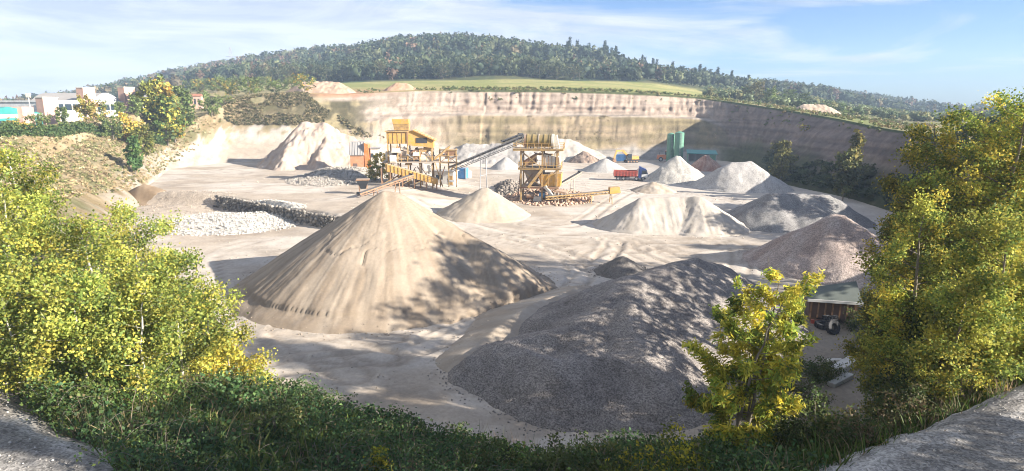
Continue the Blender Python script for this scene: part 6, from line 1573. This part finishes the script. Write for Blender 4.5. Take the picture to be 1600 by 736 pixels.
# trees along the edges, one by one
def far_tree(name, label, px, py_top, D, w, cols, seed, group, nl=700, H=None, shape='round'):
    x, y = at_px(px, D, 2.0); z = ground(x, y)
    h = H or max(2.0, P(px, py_top, D)[2] - z)
    return tree(name, label, (x, y, z), h, w, nl, cols, None, seed, (h * .065, h * .05), .15, .8, max(1.2, 16 / h), (0, 0), 'bark', group, shape=shape, mat='far_leaf', spread=.10, tr=.016)
OR_ = [(0.52, 0.32, 0.06), (0.48, 0.38, 0.08), (0.24, 0.25, 0.06)]
MG = [(0.15, 0.2, 0.06), (0.22, 0.27, 0.08), (0.10, 0.14, 0.05)]
LT = [(262, 152, 172, 8.5, [(0.09, 0.14, 0.035), (0.15, 0.2, 0.045), (0.4, 0.36, 0.06)], 'large dark green tree at the top of the sand hollow slope'), (196, 178, 150, 4, OR_, 'yellow leaved tree below the factory hall'), (176, 182, 146, 5, MG, 'dark green bush tree left of the yellow leaved tree'), (226, 196, 148, 4.5, [(0.2, 0.2, 0.04), (0.13, 0.15, 0.03)], 'round olive green bush below the large dark green tree'), (213, 190, 152, 4.5, OR_, 'orange bush between the yellow tree and the large green tree'),
      (135, 150, 152, 4.6, [(0.34, 0.26, 0.07), (0.2, 0.22, 0.06), (0.42, 0.33, 0.08)], 'bushy autumn tree in front of the white factory wall'), (150, 158, 154, 5, OR_ + MG, 'small yellow green tree beside the bushy autumn tree'), (186, 160, 163, 3, MG, 'slim green tree in front of the middle of the hall'), (212, 148, 168, 3, MG, 'slim dark tree by the right hand brick tower'), (235, 128, 176, 5.5, [(0.26, 0.25, 0.04), (0.16, 0.18, 0.04)], 'tall yellow green tree at the end of the factory hall'), (250, 122, 180, 4.5, MG + OR_[:1], 'tall dark green tree behind the yellow green one at the hall end'), (263, 132, 178, 5.5, OR_, 'golden autumn tree next to the hall end'), (287, 138, 184, 6.5, MG, 'dark green tree right of the golden autumn tree'), (273, 152, 176, 6, MG + OR_, 'mixed green tree under the golden autumn tree'), (28, 184, 118, 5, OR_, 'orange shrub tree in front of the teal warehouse'), (60, 178, 124, 4, MG, 'green tree at the foot of the white mast'), (12, 188, 116, 4, MG, 'green tree near the hedge end at the warehouse'), (98, 168, 142, 2.6, MG, 'slim green sapling before the hall corner tower'), (210, 214, 128, 3.2, [(0.07, 0.14, 0.04), (0.1, 0.16, 0.04)], 'small bright green bush alone on the dry slope'), (330, 150, 196, 7, MG, 'green tree between the hall and the wooded hill'), (350, 146, 205, 7, MG + OR_[2:], 'round green tree behind the scrub slope'), (316, 143, 215, 6, MG, 'dark tree beside the small pink building'),
      (595, 240, 133, 5.0, YEL, 'yellow autumn tree in front of the crushing plant'), (583, 255, 134, 3.5, YEL + MG, 'low yellow bush beside the brick shed')]
for i, (px, py, D, w, cols, lb) in enumerate(LT):
    far_tree('autumn_tree' if cols is OR_ or cols is YEL else 'field_tree', lb, px, py, D, w, cols, 800 + i, 'trees round the factory hall' if i < 22 else 'trees by the crushing plant', 1500)
WT = [(1220, 222, 148, 5, [(0.20, 0.18, 0.05), (0.14, 0.14, 0.04)], 'yellowish bushy tree at the foot of the shaded wall'), (1328, 212, 122, 2.4, [(0.24, 0.20, 0.05), (0.13, 0.13, 0.04)], 'thin yellow sapling high on the shaded wall'), (1318, 238, 119, 4, [(0.10, 0.12, 0.04), (0.16, 0.15, 0.05)], 'green brown bush beneath the thin yellow sapling'), (1258, 195, 168, 3, OR_ + MG, 'small yellow green tree halfway up the shaded wall')]
for i, (px, py, D, w, cols, lb) in enumerate(WT):
    far_tree('wall_tree', lb, px, py, D, w, cols, 830 + i, 'trees on the shaded wall', 2000, shape='oval')
# tree line at the back of the field, and scattered trees right of it
r_ = np.random.default_rng(850)
sp = []
for i in range(46):
    px = 400 + i * 11.3 + r_.normal(0, 3); D = np.interp(px, [400, 560, 900, 1000], [372, 352, 366, 372]) + r_.uniform(-3, 12)
    x, y = at_px(px, D); sp.append((x, y, r_.uniform(6.5, 10.5)))
EC = [[FOR[k] for k in q] for q in ((0, 1, 2), (2, 5, 1), (1, 2, 3), (5, 2, 0), (0, 2, 5), (3, 5, 2))]
tree_set(lambda i, loc, H: tree('edge_tree', 'round tree in the line along the back of the green field', loc, H, H * [.9, 1.05, .8, 1.1, .95, .85][i], 1000, EC[i], None, 860 + i, (H * .065, H * .05), .15, .8, 1.8, (0, 0), 'bark', 'forest edge behind the green field', shape='round', mat='far_leaf', spread=.10, tr=.016), 6, sp, 851)
sp = []
for i in range(26):
    px = 300 + i * 7 + r_.normal(0, 4); D = r_.uniform(225, 340); x, y = at_px(px, D); sp.append((x, y, r_.uniform(4, 7)))
tree_set(lambda i, loc, H: tree('slope_tree', 'low leafy tree in the copse behind the scrub slope', loc, H, H * 1.15, 1000, [MG, OR_ + MG, MG + FOR[2:4], MG][i], None, 910 + i, (H * .065, H * .05), .15, .8, 2.2, (0, 0), 'bark', 'copse behind the scrub slope', shape='round', mat='far_leaf', spread=.10, tr=.016), 4, sp, 852)
for i, (px, D, H, w, cols, lb) in enumerate([(1180, 285, 9, 9, [(0.20, 0.18, 0.08), (0.15, 0.15, 0.06)], 'large straw coloured tree on the land past the shaded wall'), (1205, 270, 7.5, 6, MG, 'dark green tree right of the large straw coloured tree'), (1232, 300, 7, 6, [(0.11, 0.16, 0.04), (0.15, 0.19, 0.05)], 'bright green round tree past the shaded wall'), (1165, 290, 6, 5, MG, 'green tree left of the large straw coloured tree'), (1255, 310, 6, 6, DKG, 'dark round tree beyond the bright green one'), (1290, 230, 3, 5, DKG, 'dark bush next to the pale soil heap'), (1305, 226, 2.6, 5, DKG + MG, 'low dark hedge bush right of the pale soil heap'), (1325, 230, 2.6, 5, MG, 'hedge bush on the rim farther from the pale soil heap'), (1520, 100, 7.6, 6, DKG, 'dark tree rising behind the big poplar clump'), (1590, 95, 6.6, 6, DKG, 'second dark tree behind the far end of the poplar clump')]):
    far_tree('field_tree', lb, px, 0, D, w, cols, 940 + i, 'trees past the shaded wall', 1800, H=H)
sp = []
for i in range(26):
    px = r_.uniform(880, 1150); D = r_.uniform(480, 600); x, y = at_px(px, D); sp.append((x, y, r_.uniform(12, 17)))
tree_set(lambda i, loc, H: tree('spruce_tree', 'dark pointed conifer standing out of the hill forest', loc, H, H * [.26, .3, .23][i], 700, [FOR[0], (0.03, 0.055, 0.03)], None, 960 + i, (H * .065, H * .05), .15, .8, 1.2, (0, 0), 'bark', 'conifers in the hill forest', shape='cone', mat='far_leaf', spread=.10, tr=.016), 3, sp, 853)
# hedge along the factory plot
def hedge():
    r = np.random.default_rng(990)
    q = [P(-40, 228, 104), P(20, 214, 114), P(120, 200, 137), P(200, 188, 158), P(250, 180, 170)]
    A = np.array([(p[0], p[1]) for p in q]); t = thing('clipped_hedge', 'long dark green clipped hedge in front of the factory plot', 'hedge', (A[2, 0], A[2, 1], ground(*A[2])))
    s_ = np.linspace(0, len(A) - 1, 420); C = np.stack([np.interp(s_, range(len(A)), A[:, k]) for k in (0, 1)], 1)
    z = np.array([ground(*c) for c in C]); n = 9000; k = r.integers(len(C), size=n)
    c = np.stack([C[k, 0] + r.uniform(-.7, .7, n), C[k, 1] + r.uniform(-.7, .7, n), z[k] + r.uniform(0, 2.1, n) * (1 + .15 * np.sin(k * .35))], 1) - np.array(t.location)
    V, F = leaf_quads(c, r.uniform(.35, .6, n), r.uniform(.25, .45, n), r)
    mesh_np('foliage', V, F, M['far_leaf'], np.repeat(pal(r, n, [(0.05, 0.09, 0.03), (0.07, 0.115, 0.035), (0.1, 0.13, 0.04)]), 4, 0), t)
    w = Wood()
    for i in range(0, len(C), 12): w.add(np.array([(C[i, 0], C[i, 1], z[i] - .2), (C[i, 0], C[i, 1], z[i] + 1.6)]) - np.array(t.location), np.array((.08, .04)), 5)
    mesh_np('stems', np.concatenate(w.V), np.concatenate(w.F), M['bark'], None, t)
hedge()

# ------------------------------------------------------------------ haze: one closed box of thin air
def haze():
    b = MB().box(-1270, 1270, -330, 1140, -3.0, 112).build('haze', None)
    b.data.materials.clear()
    m = bpy.data.materials.new('thin_air'); m.use_nodes = True; nt = m.node_tree; nt.nodes.clear()
    o = nt.nodes.new('ShaderNodeOutputMaterial'); v = nt.nodes.new('ShaderNodeVolumePrincipled')
    v.inputs['Color'].default_value = (0.60, 0.77, 1.0, 1); v.inputs['Density'].default_value = 0.00038; v.inputs['Anisotropy'].default_value = 0.0
    nt.links.new(v.outputs[0], o.inputs['Volume'])
    b.data.materials.append(m)
    tag(b, 'thin pale blue haze over the quarry and the hills', 'haze', kind='stuff')
haze()
